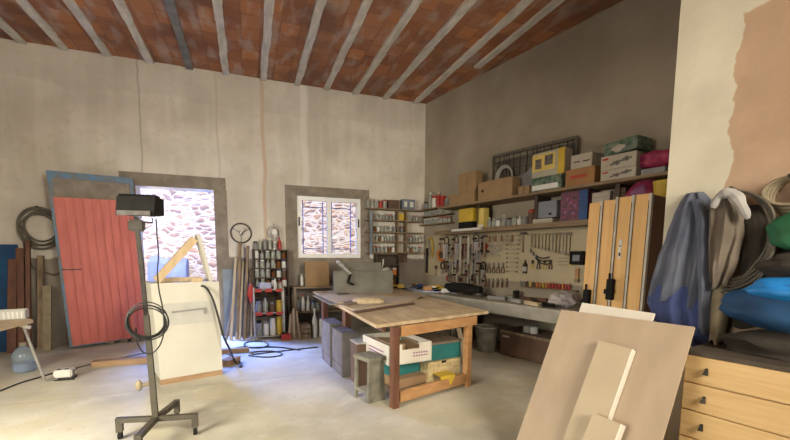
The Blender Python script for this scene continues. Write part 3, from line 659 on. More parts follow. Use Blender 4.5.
# leaning sticks and metal sheet right of the doorway
o = tag(MB().box(0, .42, 0, .01, 0, 1.16, Matrix.Rotation(-.05, 4, 'X')).build('metal_sheet', 'sheet', None, loc=(-.42, 7.30, 0)), 'blue grey metal sheet leaning on wall right of the doorway', 'metal sheet')
rnd = random.Random(4)
st = [(.0, 240, 243, .035, 'oldwood'), (-.07, 236, 258, .03, 'mdf'), (.07, 248, 246, .03, 'oldwood'), (.02, 243, 262, .022, 'mdf'), (.10, 251, 268, .025, 'oldwood'), (-.12, 238, 275, .022, 'oldwood'), (.14, 252, 284, .022, 'mdf'), (.18, 250, 290, .02, 'oldwood'), (.06, 246, 280, .026, 'mdf'), (-.02, 242, 288, .02, 'mdf')]
for i, (dx, px, py, wth, mt) in enumerate(st):
    T_ = bY(px, py, 7.28-.03*(i % 3)); B_ = Vector((-.20+dx*1.5, 6.93-.03*(i % 4), 0.0))
    b = MB(); b.bar((0, 0, .01), (T_.x-B_.x, T_.y-B_.y, T_.z), wth*1.4, wth)
    tag(b.build('leaning_stick', mt, None, loc=B_), 'long wooden stick leaning by the jar rack, %s tallest' % ['', 'second', 'third', 'fourth', 'fifth', 'sixth', 'seventh', 'eighth', 'ninth', 'tenth'][i] if i else 'thickest and tallest wooden stick leaning by the jar rack', 'stick', 'sticks leaning by the jar rack')

# ------------------------------------------------------------------ corner jar shelves
xs0, xs1 = 2.13, 3.30
zl = [bY(378, y, 7.24).z for y in (263, 252, 241, 231.5, 219.5, 208)]
o = thing('corner_shelf', 'brown wooden jar shelves on back wall right of the window', 'shelf', (xs0, 7.22, 0))
for z in zl[1:]: MB().box(0, xs1-xs0, 0, .17, z-.022, z).build('shelf', 'shelfw', o)
for x in (.10, .62, .80): MB().box(x, x+.022, .01, .17, zl[1]-.02, zl[-1]).build('divider', 'shelfw', o)
b = MB(); b.box(-.02+.07, .09, -.03, -.01, zl[1]-.05, zl[-1]-.06); b.build('hanging_ruler', 'sheet', o)
pal2 = [('glass', 'red'), ('glass', 'steel'), ('glass', 'red'), ('glass', 'steel'), ('amber', 'steel'), ('grey', 'red'), ('glass', 'white'), ('white', 'teal'), ('glass', 'chrome'), ('grey', 'steel')]
row(xs0+.0, xs0+.42, zl[5], 7.31, [('glass', 'red', 'bottle', 1.0), ('glass', 'steel', 'jar', 1.2), ('glass', 'steel', 'jar', 1.15), ('red', 'steel', 'tin', 1.4), ('glass', 'red', 'jar', 1.2)], 'top of the corner shelves', 'jars on the corner shelves', hh=.145)
for li, (z, xa, xb, n) in enumerate(((zl[4], .13, .60, 7), (zl[3], .13, .78, 8), (zl[2], .13, .60, 8), (zl[1], .13, .60, 6))):
    its = [pal2[(li*3+i*3+li) % 10]+(('bottle', .75) if (i*3+li) % 7 == 0 else ('jar', 1.0)) for i in range(n)]
    row(xs0+xa, xs0+xb, z, 7.31, its, '%s corner shelf below the top' % ORD[li], 'jars on the corner shelves', hh=.115)
    if li != 1:
        its = [pal2[(li*2+i*7+1) % 10]+('jar', 1.0) for i in range(5)]
        row(xs0+.84, xs0+1.16, z, 7.31, its, 'right end of %s corner shelf' % ORD[li], 'jars at the right end of the corner shelves', hh=.115)
def cbox(name, label, x, y, z, lx, ly, h, mat, cat='box', group=None, rz=0):
    return tag(MB().box(0, lx, 0, ly, 0, h, bev=min(.004, h*.1)).build(name, mat, None, loc=(x, y, z), rot=(0, 0, rz)), label, cat, group)
cbox('small_carton', 'small red brown carton on top of the corner shelves', xs0+.44, 7.25, zl[5], .22, .12, .17, 'brownbox')
o = thing('green_crate', 'grey green clear crate on top of the corner shelves', 'crate', (xs0+.72, 7.25, zl[5])); MB().box(0, .27, 0, .12, 0, .20, bev=.01).build('body', 'sheet', o)
b = MB(); b.box(.04, .10, -.004, 0, .05, .15); b.box(.16, .23, -.004, 0, .05, .15); b.build('label', 'white', o)
cbox('yellow_tin', 'small yellow tin on the shelf below the green crate', xs0+.65, 7.25, zl[4], .11, .10, .13, 'yellow', 'tin')
# dark bottle case below the corner shelves
o = thing('bottle_case', 'dark wooden case with pigeonholes and bottles below the corner shelves', 'case', (2.30, 7.2, .776))
b = MB(); b.box(0, .48, .14, .17, 0, .66); b.box(0, .02, 0, .14, 0, .66); b.box(.46, .48, 0, .14, 0, .66); b.build('carcass', 'darkshelf', o)
for z in (0, .22, .44, .64): MB().box(.02, .46, 0, .14, z, z+.02).build('shelf', 'darkshelf', o)
row(2.33, 2.75, 1.03, 7.26, [('brownbox', 'grey', 'bottle', .9), ('orange', 'white', 'jar', 1.0), ('grey', 'steel', 'jar', 1.0), ('orange', 'white', 'tin', 1.3)], 'middle of dark pigeonhole case', 'bottles in the pigeonhole case', hh=.13)
row(2.33, 2.75, .81, 7.26, [('grey', 'black', 'jar', 1.0), ('white', 'grey', 'jar', 1.0), ('amber', 'black', 'bottle', .9)], 'bottom of dark pigeonhole case', 'bottles in the pigeonhole case', hh=.13)
tag(MB().box(0, .22, 0, .012, 0, .20).build('wall_note', 'brownbox', None, loc=(2.80, 7.386, 1.27)), 'small brown picture pinned to the wall below the corner shelves', 'picture')

# ------------------------------------------------------------------ right wall: frame helper  (local x towards the camera, -y into the room)
def R_(s, wv, z=0.0): return RW(s, wv, z)
def rth(name, label, cat, s, wv, z, group=None, rot=0.0, tilt=0.0):
    o = thing(name, label, cat, R_(s, wv, z), (0, rot, RZ+tilt), group); return o
PL = [.12, sz(592, 250, .03)[0]]
SH1, SH2 = 2.27, 1.86
o = rth('storage_shelf', 'upper wooden shelf loaded with cartons on right wall', 'shelf', .95, 0, SH1)
MB().box(0, 4.0, -.42, 0, -.035, 0, bev=.003).build('board', 'shelfw', o)
for s in (.85, 1.95, 3.05): MB().box(s, s+.05, -.30, -.0, -.40, -.036).build('bracket', 'darkshelf', o)
o = rth('storage_shelf', 'lower wooden shelf above the hanging tools on right wall', 'shelf', .72, 0, SH2)
MB().box(0, 4.2, -.32, 0, -.03, 0, bev=.003).build('board', 'shelfw', o)
b = MB(); b.bar((.05, -.335, -.05), (4.0, -.335, -.05), .02, .04); b.build('hook_rail', 'shelfw', o)
# thin jar shelves near the corner
zz3 = [2.33, 2.19, 2.03]
o = rth('thin_shelf', 'thin jar shelves on right wall next to the corner', 'shelf', .02, 0, 0)
for z in zz3: MB().box(0, .90 if z > 2.3 else .92, -.14, 0, z-.02, z).build('shelf', 'shelfw', o)
row(.10, .90, zz3[1], None, [('glass', 'steel', 'jar', .9)]*6+[('glass', 'chrome', 'jar', .9)]*5, 'the upper thin shelf by the corner', 'small jars by the corner', wr=.07, hh=.10)
row(.10, .90, zz3[2], None, [('glass', 'chrome', 'jar', .9)]*6+[('glass', 'red', 'jar', .9)]*5, 'the lower thin shelf by the corner', 'small jars by the corner', wr=.07, hh=.12)
row(.10, .86, zz3[0], None, [('grey', 'black', 'tin', .9), ('glass', 'white', 'bottle', 1.2), ('white', 'red', 'jar', 1.2), ('red', 'white', 'bottle', 1.1), ('red', 'red', 'tin', 1.3), ('grey', 'steel', 'tin', .9)], 'the top thin shelf by the corner', 'tins above the thin shelves', wr=.08, hh=.19)

def ritem(name, label, cat, xa, xb, yt, zb, wv, dep, mat, group=None, part=None, tilt=0):
    """a box standing on a shelf, its front face spanning two columns of the photo"""
    s0 = sz(xa, (yt+200)/2, wv)[0]; s1 = sz(xb, (yt+200)/2, wv)[0]; zt = sz((xa+xb)/2, yt, wv)[1]
    o = rth(name, label, cat, s0, wv, zb, group, tilt=tilt)
    MB().box(0, s1-s0, 0, dep, 0, zt-zb, bev=.004).build('body', mat, o)
    o['w'] = 0; del o['w']; return o, s1-s0, zt-zb
o, L, H = ritem('cardboard_box', 'low flat cardboard box at the far end of upper shelf', 'box', 449, 474, 193, SH1+.001, .38, .18, 'card')
b = MB(); b.box(0.01, L-.01, .01, .17, H, H+.004); b.build('lid', 'carddk', o)
ZA = SH1+H+.006
o, L, H = ritem('cardboard_box', 'tall cardboard box standing on the low flat one', 'box', 458, 476, 172.5, ZA, .34, .14, 'card'); MB().box(L*.48, L*.52, -.002, 0, 0, H).build('tape', 'carddk', o)
b = MB(); b.blob((0, 0, .2), .26, .07, .26, .12, 3, 9, flat=0.0)
o = rth('plastic_bag', 'grey translucent plastic bag bundled behind the tall cardboard box', 'bag', 1.35, .11, SH1+.001); b.build('bag', 'smear', o, smooth=True)
o, L, H = ritem('cardboard_box', 'long cardboard box with round hole beside the tall one', 'box', 478, 512, 179.5, SH1+.001, .40, .18, 'card')
b = MB(); b.cyl((.10, -.003, H*.5), (.10, .001, H*.5), .022); b.build('hole', 'black', o)
o, L, H = ritem('small_carton', 'little cardboard carton right of the long box', 'box', 518, 529, 186, SH1+.001, .38, .14, 'card'); MB().box(L*.4, L*.6, -.002, 0, 0, H).build('tape', 'carddk', o)
o, L, H = ritem('printed_box', 'dark green printed box under the yellow and white one', 'box', 531, 561, 176, SH1+.001, .38, .18, 'greenprint'); MB().box(.02, L*.9, -.003, 0, .02, H*.45).build('printed_panel', 'white', o)
Hg = H
o, L, H = ritem('printed_box', 'white and yellow picture box on the dark green box', 'box', 532, 564, 151, SH1+Hg+.003, .36, .16, 'shadewhite'); MB().box(.0, L*.72, -.003, 0, H*.25, H*.92).build('printed_panel', 'lyellow', o); MB().box(L*.80, L, -.003, 0, 0, H).build('yellow_edge', 'yellow', o)
b = MB(); b.box(.05, L*.3, -.005, -.003, H*.35, H*.75); b.box(L*.4, L*.65, -.005, -.003, H*.45, H*.85); b.build('picture', 'bwprint', o)
o, L, H = ritem('orange_carton', 'orange brown carton with faint lettering on upper shelf', 'box', 565, 594, 168, SH1+.001, .40, .34, 'orangecard')
b = MB(); x = L*.18
for i in range(7): b.box(x+i*L*.085, x+i*L*.085+L*.06, -.003, 0, H*.42, H*.62)
b.build('printed_marks', 'red', o)
Ho = H
o, L, H = ritem('white_carton', 'small white carton on top of the orange brown one', 'box', 570, 591, 154, SH1+Ho+.003, .38, .28, 'shadewhite')
b = MB(); b.box(L*.15, L*.45, -.003, 0, H*.45, H*.52); b.box(L*.6, L*.9, -.003, 0, H*.42, H*.50); b.build('printed_marks', 'black', o)
zb = SH1+.001
for i, (yt, lab) in enumerate(((168.5, 'white tool box with dark picture, lower of two stacked'), (154, 'white tool box with dark picture, upper of two stacked'))):
    o, L, H = ritem('tool_box', lab+' on upper shelf', 'box', 600, 635, yt, zb, .40, .34, 'shadewhite', 'white printed boxes on the upper shelf'); zb += H+.003
    b = MB()
    for q in range(7): b.bar((L*(.28+.085*q), -.002, H*(.30+.05*q+.05*sin(q*2))), (L*(.37+.085*q), -.002, H*(.36+.05*q+.05*sin(q*3))), .004, H*(.12+.10*(q % 3)))
    b.build('picture', 'bwprint', o); b = MB(); b.box(L*.05, L*.22, -.003, 0, H*.70, H*.84); b.build('red_mark', 'red', o)
o, L, H = ritem('green_box', 'dark green printed box tilted on the white tool boxes', 'box', 603, 637, 141, zb, .38, .30, 'greenprint'); o.rotation_euler = (0, -.06, RZ-.05)
b = MB(); b.blob((L*.45, -.002, H*.4), L*.2, .004, H*.25, .2, 2, 4); b.build('picture', 'shadewhite', o)
o, L, H = ritem('grey_carton', 'grey carton at the right end of upper shelf', 'box', 640, 664, 168, SH1+.001, .38, .30, 'grey'); MB().box(.03, L*.5, -.003, 0, .03, H*.5).build('printed_panel', 'smear', o); Hq = H
b = MB(); b.blob((0, 0, .1), .24, .11, .10, .14, 3, 12, flat=0)
o = rth('pink_bag', 'pink and red wrapped package lying on the grey carton', 'package', sz(657, 160, .3)[0], .25, SH1+Hq+.004); b.build('bag', 'pink', o, smooth=True)
# wire tray leaning against the wall on the upper shelf
sA, zA = sz(492, 178, .12); sB, zB = sz(576, 142, .12)
o = rth('wire_rack', 'long dark wire rack with coiled hose leaning above the cartons', 'rack', sA, .10, SH1+.002)
b = MB(); Lr = sB-sA
zl0, zr0 = sz(492, 157, .12)[1]-SH1, sz(576, 137, .12)[1]-SH1
def zt_at(x): return zl0+(zr0-zl0)*x/Lr
b.bar((0, 0, .02), (Lr, 0, .02), .03, .03); b.bar((0, 0, zl0), (Lr, 0, zr0), .03, .04); b.bar((0, 0, 0), (0, 0, zl0), .03, .03); b.bar((Lr, 0, 0), (Lr, 0, zr0), .03, .03)
b.build('frame', 'hose', o)
b = MB()
for i in range(1, 16): x = Lr*i/16; b.bar((x, 0, .02), (x+.05*sin(i), 0, zt_at(x)), .008, .008)
for i in range(1, 6): b.bar((0, .01, zl0*i/6), (Lr, .01, zr0*i/6), .008, .008)
b.build('wires', 'dkmetal', o)
b = MB(); b.box(.06, Lr-.04, .012, .03, .03, min(zl0, zr0)*.93); b.build('backing', 'hose', o)
b = MB()
for k_ in range(4): b.tube([(.28+(.13+.012*k_)*cos(t*2*pi/28), -.03-.01*k_, .34+(.15+.01*k_)*sin(t*2*pi/28)) for t in range(28)], .008, 5, True)
b.build('hose_coil', 'smear', o, smooth=True)
b = MB(); b.blob((Lr*.45, -.03, .22), .3, .04, .10, .25, 3, 8); b.blob((Lr*.66, -.03, .30), .26, .04, .12, .25, 3, 5); b.build('plastic_wrap', 'grey', o, smooth=True)

# lower shelf
o, L, H = ritem('yellow_box', 'flat yellow plastic box on the lower shelf near the corner', 'box', 459, 473, 208.5, SH2+.12, .30, .16, 'yellow'); MB().box(0, L, .0, .16, -.119, -.001).build('base', 'black', o)
o, L, H = ritem('yellow_can', 'narrow faded yellow carton right of the yellow plastic box', 'box', 478, 484, 208, SH2+.001, .30, .12, 'lyellow'); MB().box(0, L, -.002, 0, .02, .05).build('stripe', 'white', o)
o = rth('lamp_tube', 'white fluorescent tube fixture below the yellow plastic box', 'lamp', sz(453, 224, .36)[0], .385, SH2-.02)
L = sz(484, 224, .36)[0]-sz(453, 224, .36)[0]; b = MB(); b.cyl((0.02, 0, 0), (L-.02, 0, 0), .022); b.build('tube', 'white', o, smooth=True); b = MB(); b.cyl((0, 0, 0), (.02, 0, 0), .026); b.cyl((L-.02, 0, 0), (L, 0, 0), .026); b.build('end_cap', 'steel', o)
its = [('glass', 'white', 'bottle', .8), ('glass', 'steel', 'jar', .9), ('white', 'grey', 'jar', .8), ('glass', 'white', 'bottle', .85), ('grey', 'black', 'jar', .8), ('glass', 'grey', 'jar', .9), ('white', 'white', 'bottle', .7), ('grey', 'grey', 'tin', 1.0)]
row(sz(487, 222, .2)[0], sz(528, 222, .2)[0], SH2+.001, None, its, 'the lower shelf of the right wall', 'bottles on the lower shelf', wr=.2, hh=.15)
o = rth('red_tin', 'red topped tin left of the blue grey box on lower shelf', 'tin', sz(532, 215, .2)[0], .2, SH2+.001); MB().lathe([(.05, 0), (.05, .16)]).build('body', 'brownbox', o, smooth=True); MB().lathe([(.052, .16), (.052, .2), (.03, .21)]).build('lid', 'red', o, smooth=True)
o, L, H = ritem('grey_box', 'blue grey box standing on the flat white package', 'box', 538, 557, 201, SH2+.07, .28, .22, 'greybox'); MB().box(L*.6, L*.75, -.003, 0, .03, .06).build('latch', 'black', o)
o, L, H = ritem('white_package', 'flat white package at front edge of the lower shelf', 'box', 533, 553, 218.5, SH2+.001, .31, .24, 'shadewhite'); MB().box(.01, L-.01, -.002, 0, .012, .016).build('seam', 'grey', o)
o, L, H = ritem('picture_box', 'dark blue picture box with red flowers on lower shelf', 'box', 561, 588, 191, SH2+.001, .30, .28, 'darkprint'); MB().box(L*.7, L, -.003, 0, 0, H).build('blue_edge', 'blue', o)
for x, z in ((.2, .3), (.4, .62), (.5, .25), (.25, .75), (.55, .5)):
    b = MB(); b.blob((L*x, -.003, H*z), L*.07, .004, L*.07, .1, 2); b.build('flower_print', 'purple_ink', o)
o, L, H = ritem('pale_box', 'plain pale box between the dark boxes on lower shelf', 'box', 592, 610, 192, SH2+.001, .28, .24, 'shadewhite'); MB().box(.01, L-.01, -.002, 0, H*.8, H*.82).build('seam', 'grey', o)
o, L, H = ritem('brown_carton', 'dark brown carton left of the red and purple bag', 'box', 613, 625, 188, SH2+.001, .28, .2, 'brownbox'); MB().box(.01, L-.01, -.002, 0, H*.8, H*.82).build('seam', 'black', o)
b = MB(); b.blob((0, 0, .19), .18, .12, .21, .10, 3, 22, flat=0); b2 = MB(); b2.blob((.01, -.07, .24), .10, .07, .09, .12, 3, 2)
o = rth('red_bag', 'red and purple shiny bag beside the yellow bucket', 'bag', sz(641, 190, .28)[0], .22, SH2+.001); b.build('bag', 'pink', o, smooth=True); b2.build('purple_print', 'purple_ink', o, smooth=True)
s_ = sz(661, 190, .3)[0]; o = rth('yellow_bucket', 'tall yellow plastic bucket next to the plaster pillar', 'bucket', s_+.02, .24, SH2+.001)
MB().lathe([(.09, 0), (.12, .33), (.125, .34), (.11, .34)], seg=20).build('body', 'yellow', o, smooth=True); MB().tube([(.12*cos(t), -.02, .33+.0*t-.10*sin(t)) for t in [pi*i/10 for i in range(11)]], .005).build('handle', 'steel', o)

# pegboard with tools
o = rth('pegboard', 'cream tool board fixed on right wall above the tiled bench', 'board', PL[0], .003, 1.02)
MB().box(0, PL[1]-PL[0], -.022, 0, 0, .78).build('board', 'cream', o)
b = MB(); s0_, z0_ = sz(519, 287, .1); s1_ = sz(576, 287, .1)[0]
b.box(s0_-PL[0], s1_-PL[0], -.09, -.022, z0_-1.02, z0_-1.02+.012); b.build('tool_ledge', 'shelfw', o)
s0q, s1q = sz(424, 262, .06)[0], sz(440, 262, .06)[0]
b = MB(); b.bar((0, 0, 0), (sz(470, 264, .05)[0]-sz(428, 264, .05)[0], 0, 0), .02, .02)
WP = .05
def tool(name, label, cat, px, py, group=None, rot=0.0, wv=WP):
    s, z = sz(px, py, wv); return rth(name, label, cat, s, wv, z, group, rot=rot)
def wrench_mesh(L, w_=.010, t=.006):        # hangs down from its ring end
    b = MB(); b.bar((0, 0, -.02), (0, 0, -L+.03), w_, t)
    b.tube([(w_*1.1*cos(a*pi/5), 0, -.012+w_*1.1*sin(a*pi/5)) for a in range(10)], w_*.42, 5, True)
    b.box(-w_*1.1, -w_*.4, -t/2, t/2, -L, -L+.035); b.box(w_*.4, w_*1.1, -t/2, t/2, -L, -L+.035); b.box(-w_*1.1, w_*1.1, -t/2, t/2, -L+.022, -L+.04)
    return b
for i in range(12):                           # graduated row
    px = 532+i*3.5; top = 234-.1*i; bot = 247+i*.85
    s, z = sz(px, top, WP); z2 = sz(px, bot, WP)[1]
    o = wrench_mesh(z-z2, .011+.0006*i).build('wrench', 'tan' if i % 3 else 'steel', None, loc=R_(s, WP, z), rot=(0, 0, RZ), smooth=True)
    tag(o, 'combination wrench in the graduated hanging row, %s from the left' % ORD[i], 'wrench', 'graduated wrenches on the tool board')
for i in range(9):                            # horizontal spanners, one below the other
    s, z = sz(506, 236+i*4.4, WP); L = sz(520, 240, WP)[0]-sz(506, 240, WP)[0]
    o = wrench_mesh(L*(1-.02*i), .012).build('spanner', 'steel' if i % 2 else 'tan', None, loc=R_(s, WP, z), rot=(0, -pi/2, RZ), smooth=True)
    tag(o, 'horizontal spanner in the stacked column, %s from the top' % ORD[i], 'spanner', 'spanners stacked in a column')
def pliers(o, L, hm, jm='steel', open_=.18):
    b = MB()
    for sg in (-1, 1): b.bar((sg*.004, 0, -.0), (sg*.012, 0, L*.30), .016, .012); 
    b.cyl((0, .008, 0), (0, -.008, 0), .016, seg=10); b.build('jaws', jm, o, smooth=True)
    for sg in (-1, 1):
        b = MB(); b.tube([(sg*.004, 0, 0), (sg*L*open_*.8, 0, -L*.25), (sg*L*open_, 0, -L*.5), (sg*L*open_*.7, 0, -L*.7)], .008, 6); b.build('handle', hm, o, smooth=True)
for i in range(4): pliers(tool('pliers', 'pliers with dark handles spread open, %s in the upper row left' % ORD[i], 'pliers', 489+i*4.6, 266, 'open pliers hanging on the board'), .17, 'brownbox')
for i in range(5): pliers(tool('pliers', 'closed pliers with red brown handles, %s in the row above the bench' % ORD[i], 'pliers', 488+i*4.6, 281, 'closed pliers above the bench'), .15, 'redwood', open_=.07)
for i in range(4): pliers(tool('pincers', 'small pincers with yellow brown grips right of the bottle, %s from the left' % ORD[i], 'pincers', 532.5+i*6, 263, 'pincers on the board'), .13, ['lyellow', 'brownbox', 'lyellow', 'redwood'][i], 'dkmetal')
for i in range(3):
    o = tool('bent_wrench', 'curved pipe wrench below the graduated row, %s from the left' % ORD[i], 'wrench', 530+i*2.5, 250+i*3, 'curved wrenches')
    L = .33-.04*i; b = MB(); b.tube([(L*t, 0, -.10*sin(t*2.2)-.02) for t in [k_/10 for k_ in range(11)]], .009, 6); b.build('handle', 'dkmetal', o, smooth=True)
    b = MB(); b.box(-.02, .02, -.008, .008, -.03, .02); b.build('head', 'steel', o)
cols = ['grey', 'grey', 'brownbox', 'lyellow', 'brownbox', 'orange', 'orange', 'yellow', 'orange', 'red', 'red', 'red', 'red', 'orange', 'red', 'red']
for i, cmat in enumerate(cols):
    s, z = sz(520.5+i*3.25, 285.6, .07); o = rth('screwdriver', '%s handled screwdriver on the ledge, %s from the left' % ({'lyellow': 'dull yellow', 'brownbox': 'brown'}.get(cmat, cmat), ORD[i]), 'screwdriver', s, .07, z0_+.016, 'screwdrivers on the tool ledge')
    MB().lathe([(.009, 0), (.015, .012), (.015, .06), (.010, .075)], seg=8).build('handle', cmat, o, smooth=True)
    MB().lathe([(.004, .0), (.004, .02)], c=(0, 0, .074), seg=6).build('shaft', 'steel', o)
# hanging heavy tools at the left: hammers, saws, clamps, levels
def hammer(o, L, hm='redwood'):
    b = MB(); b.tube([(0, 0, 0), (0, 0, -L*.5), (0, 0, -L)], lambda t: .011+.005*t, 8); b.build('handle', hm, o, smooth=True)
    b = MB(); b.box(-.05, .04, -.014, .014, -.012, .022, bev=.003); b.hexa([(.04, -.012, -.01), (.09, -.003, -.02), (.09, .003, -.02), (.04, .012, -.01), (.04, -.012, .018), (.09, -.003, -.012), (.09, .003, -.012), (.04, .012, .018)]); b.build('head', 'dkmetal', o)
def saw(o, L, hm):
    b = MB(); b.hexa([(-.03, -.002, -L), (.0, -.002, -L), (.0, .002, -L), (-.03, .002, -L), (-.06, -.002, 0), (.05, -.002, 0), (.05, .002, 0), (-.06, .002, 0)]); b.build('blade', 'steel', o)
    b = MB(); b.tube([(-.05, 0, 0), (-.06, 0, .09), (0, 0, .12), (.05, 0, .08), (.05, 0, 0)], .014, 7, True); b.build('handle', hm, o, smooth=True)
def clampt(o, L):
    b = MB(); b.bar((0, 0, 0), (0, 0, -L), .022, .008); b.build('bar', 'steel', o)
    b = MB(); b.bar((0, 0, -.02), (.09, 0, -.02), .016, .03); b.bar((0, 0, -L*.6), (.09, 0, -L*.6), .016, .03); b.build('jaw', 'black', o)
    b = MB(); b.cyl((.08, 0, -L*.6-.10), (.08, 0, -L*.6+.08), .012); b.build('screw_handle', 'redwood', o, smooth=True)
WF = .30
spec = [
 (442, 234, 'hammer', .22, 'dark hammer hanging left end of the hook rail'), (447, 234, 'saw', .30, 'small saw hanging beside the left hammer'),
 (452, 233, 'clamp', .30, 'short bar clamp hanging beside the small saw'), (457, 233, 'saw', .42, 'long grey saw hanging under the white tube'),
 (461, 232, 'level', .50, 'tall pale metal level hanging under the white tube'), (465, 232, 'hammer', .36, 'red handled hammer hanging right of the pale level'),
 (469, 232, 'level', .44, 'second metal level right of the red handled hammer'), (473, 232, 'clamp', .46, 'long bar clamp hanging among the levels'),
 (477, 231, 'saw', .34, 'broad saw with dark grip near the crossed shears'), (481, 231, 'clamp', .38, 'bar clamp hanging left of the broad shears'),
 (485, 231, 'hammer', .30, 'brown hammer hanging above the open pliers'), (490, 230, 'chisel', .20, 'long chisel hanging above the shears'),
 (496, 230, 'chisel', .17, 'short chisel hanging right of the long chisel'), (502, 229, 'chisel', .22, 'round rasp hanging near the spanner column'),
 (524, 228, 'hammer', .26, 'dark hammer hanging left of the graduated wrenches'), (513, 229, 'chisel', .10, 'tiny file hanging over the spanner column')]
for i, (px, py, kd, L, lab) in enumerate(spec):
    s, z = sz(px, py+3, .345); nm = {'level': 'spirit_level', 'clamp': 'bar_clamp'}.get(kd, kd)
    o = rth(nm, lab, nm.replace('_', ' '), s, .352, z-.04 if kd != 'saw' else z-.115, 'tools hanging from the hook rail', tilt=radians(0))
    if kd == 'hammer': hammer(o, L, 'redwood' if 'red' in lab else 'oldwood')
    elif kd == 'saw': saw(o, L, 'darkshelf')
    elif kd == 'clamp': clampt(o, L)
    elif kd == 'level':
        MB().box(-.018, .018, -.01, .01, -L, 0, bev=.002).build('body', 'chrome' if '10' not in lab else 'steel', o); b = MB(); b.cyl((0, -.012, -L*.5), (0, .012, -L*.5), .012); b.build('vial', 'lyellow', o)
    else:
        MB().lathe([(.010, -.10), (.015, -.09), (.015, -.02), (.008, 0)], seg=8).build('handle', 'redwood', o, smooth=True); MB().box(-.006, .006, -.002, .002, -.10-L*.6, -.10).build('blade', 'steel', o)
rt = random.Random(5); KD = ['hammer', 'bar_clamp', 'saw', 'spirit_level', 'chisel']
places = ['under the white tube', 'left of the open shears', 'in the crowded middle of the board', 'low on the board above the grinder']
ti = 0
for ry, (pa_, pb_, nn_, py) in enumerate(((441, 486, 13, 244), (443, 484, 12, 262), (447, 482, 11, 275))):
    for i in range(nn_):
        px = pa_+(pb_-pa_)*i/(nn_-1); kd = KD[(i*3+ry*2+(i//4)) % 5]; s, z = sz(px, py, .05+.02*(i % 2)); L = (.22, .20, .13)[ry]*rt.uniform(.8, 1.15)
        if kd == 'saw': z -= .12
        o = rth(kd, '%s %s, %s row of crowded tools, %s from left' % (['dark', 'grey', 'worn'][ry], kd.replace('_', ' '), ['upper', 'middle', 'lower'][ry], ORD[i]), kd.replace('_', ' '), s, .055+.03*(i % 2), z, 'crowded tools left of the shears')
        if kd == 'hammer': hammer(o, L, ['redwood', 'oldwood', 'brownbox'][(i+ry) % 3])
        elif kd == 'saw': saw(o, L*.7, ['darkshelf', 'redwood', 'black'][i % 3])
        elif kd == 'bar_clamp': clampt(o, L*1.2)
        elif kd == 'spirit_level': MB().box(-.016, .016, -.01, .01, -L*1.2, 0, bev=.002).build('body', ['chrome', 'white', 'steel'][i % 3], o); b = MB(); b.cyl((0, -.012, -L*.5), (0, .012, -L*.5), .010); b.build('vial', 'lyellow', o)
        else: MB().lathe([(.010, -.10), (.015, -.09), (.015, -.02), (.008, 0)], seg=8).build('handle', ['red', 'redwood', 'black'][i % 3], o, smooth=True); MB().box(-.008, .008, -.002, .002, -.10-L*.6, -.10).build('blade', 'steel', o)
# board mounted middle row
o = tool('garden_shears', 'long open shears with steel blades on the tool board', 'shears', 490, 252)
b = MB(); b.hexa([(-.02, -.003, -.02), (.22, -.003, -.07), (.22, .003, -.07), (-.02, .003, -.02), (-.02, -.003, .02), (.22, -.003, -.06), (.22, .003, -.06), (-.02, .003, .02)]); b.build('blade', 'chrome', o)
b = MB(); b.hexa([(-.02, -.008, -.02), (.22, -.008, .03), (.22, -.004, .03), (-.02, -.004, -.02), (-.02, -.008, .01), (.22, -.008, .045), (.22, -.004, .045), (-.02, -.004, .01)]); b.build('blade', 'chrome', o)
for sg in (-1, 1):
    b = MB(); b.tube([(0, 0, 0), (-.14, 0, .03*sg+.03), (-.30, 0, .07*sg+.06)], .012, 6); b.build('handle', 'redwood', o, smooth=True)
o = tool('shears', 'closed shears with red handles above the open pair', 'shears', 489, 246)
b = MB(); b.hexa([(0, -.004, -.012), (.24, -.004, -.004), (.24, .004, -.004), (0, .004, -.012), (0, -.004, .012), (.24, -.004, .004), (.24, .004, .004), (0, .004, .012)]); b.build('blade', 'steel', o); b = MB(); b.tube([(0, 0, 0), (-.05, 0, .03), (-.14, 0, .03)], .009); b.tube([(0, 0, 0), (-.05, 0, -.02), (-.14, 0, -.03)], .009); b.build('handle', 'red', o, smooth=True)
o = tool('yellow_saw', 'yellow framed saw hanging near the corner of the wall', 'saw', 432, 246, wv=.06)
b = MB(); b.tube([(-.12, 0, .14), (-.02, 0, .16), (.03, 0, 0), (.0, 0, -.22)], .016, 7); b.build('frame', 'yellow', o, smooth=True); b = MB(); b.bar((-.12, 0, .14), (0, 0, -.22), .02, .004); b.build('blade', 'steel', o)
o = tool('cable_reel', 'round red cable reel hanging left on the tool board', 'reel', 441.5, 255)
b = MB(); b.tube([(.10*cos(t*2*pi/24), 0, .10*sin(t*2*pi/24)) for t in range(24)], .026, 8, True); b.build('winding', 'orange', o, smooth=True); b = MB(); b.cyl((0, .012, 0), (0, -.02, 0), .06); b.build('hub', 'brownbox', o)
o = tool('long_square', 'long dark straightedge hanging upright below the corner shelves', 'square', 427, 248, wv=.05)
MB().box(-.03, .03, -.006, .006, -.50, 0).build('blade', 'dkmetal', o)
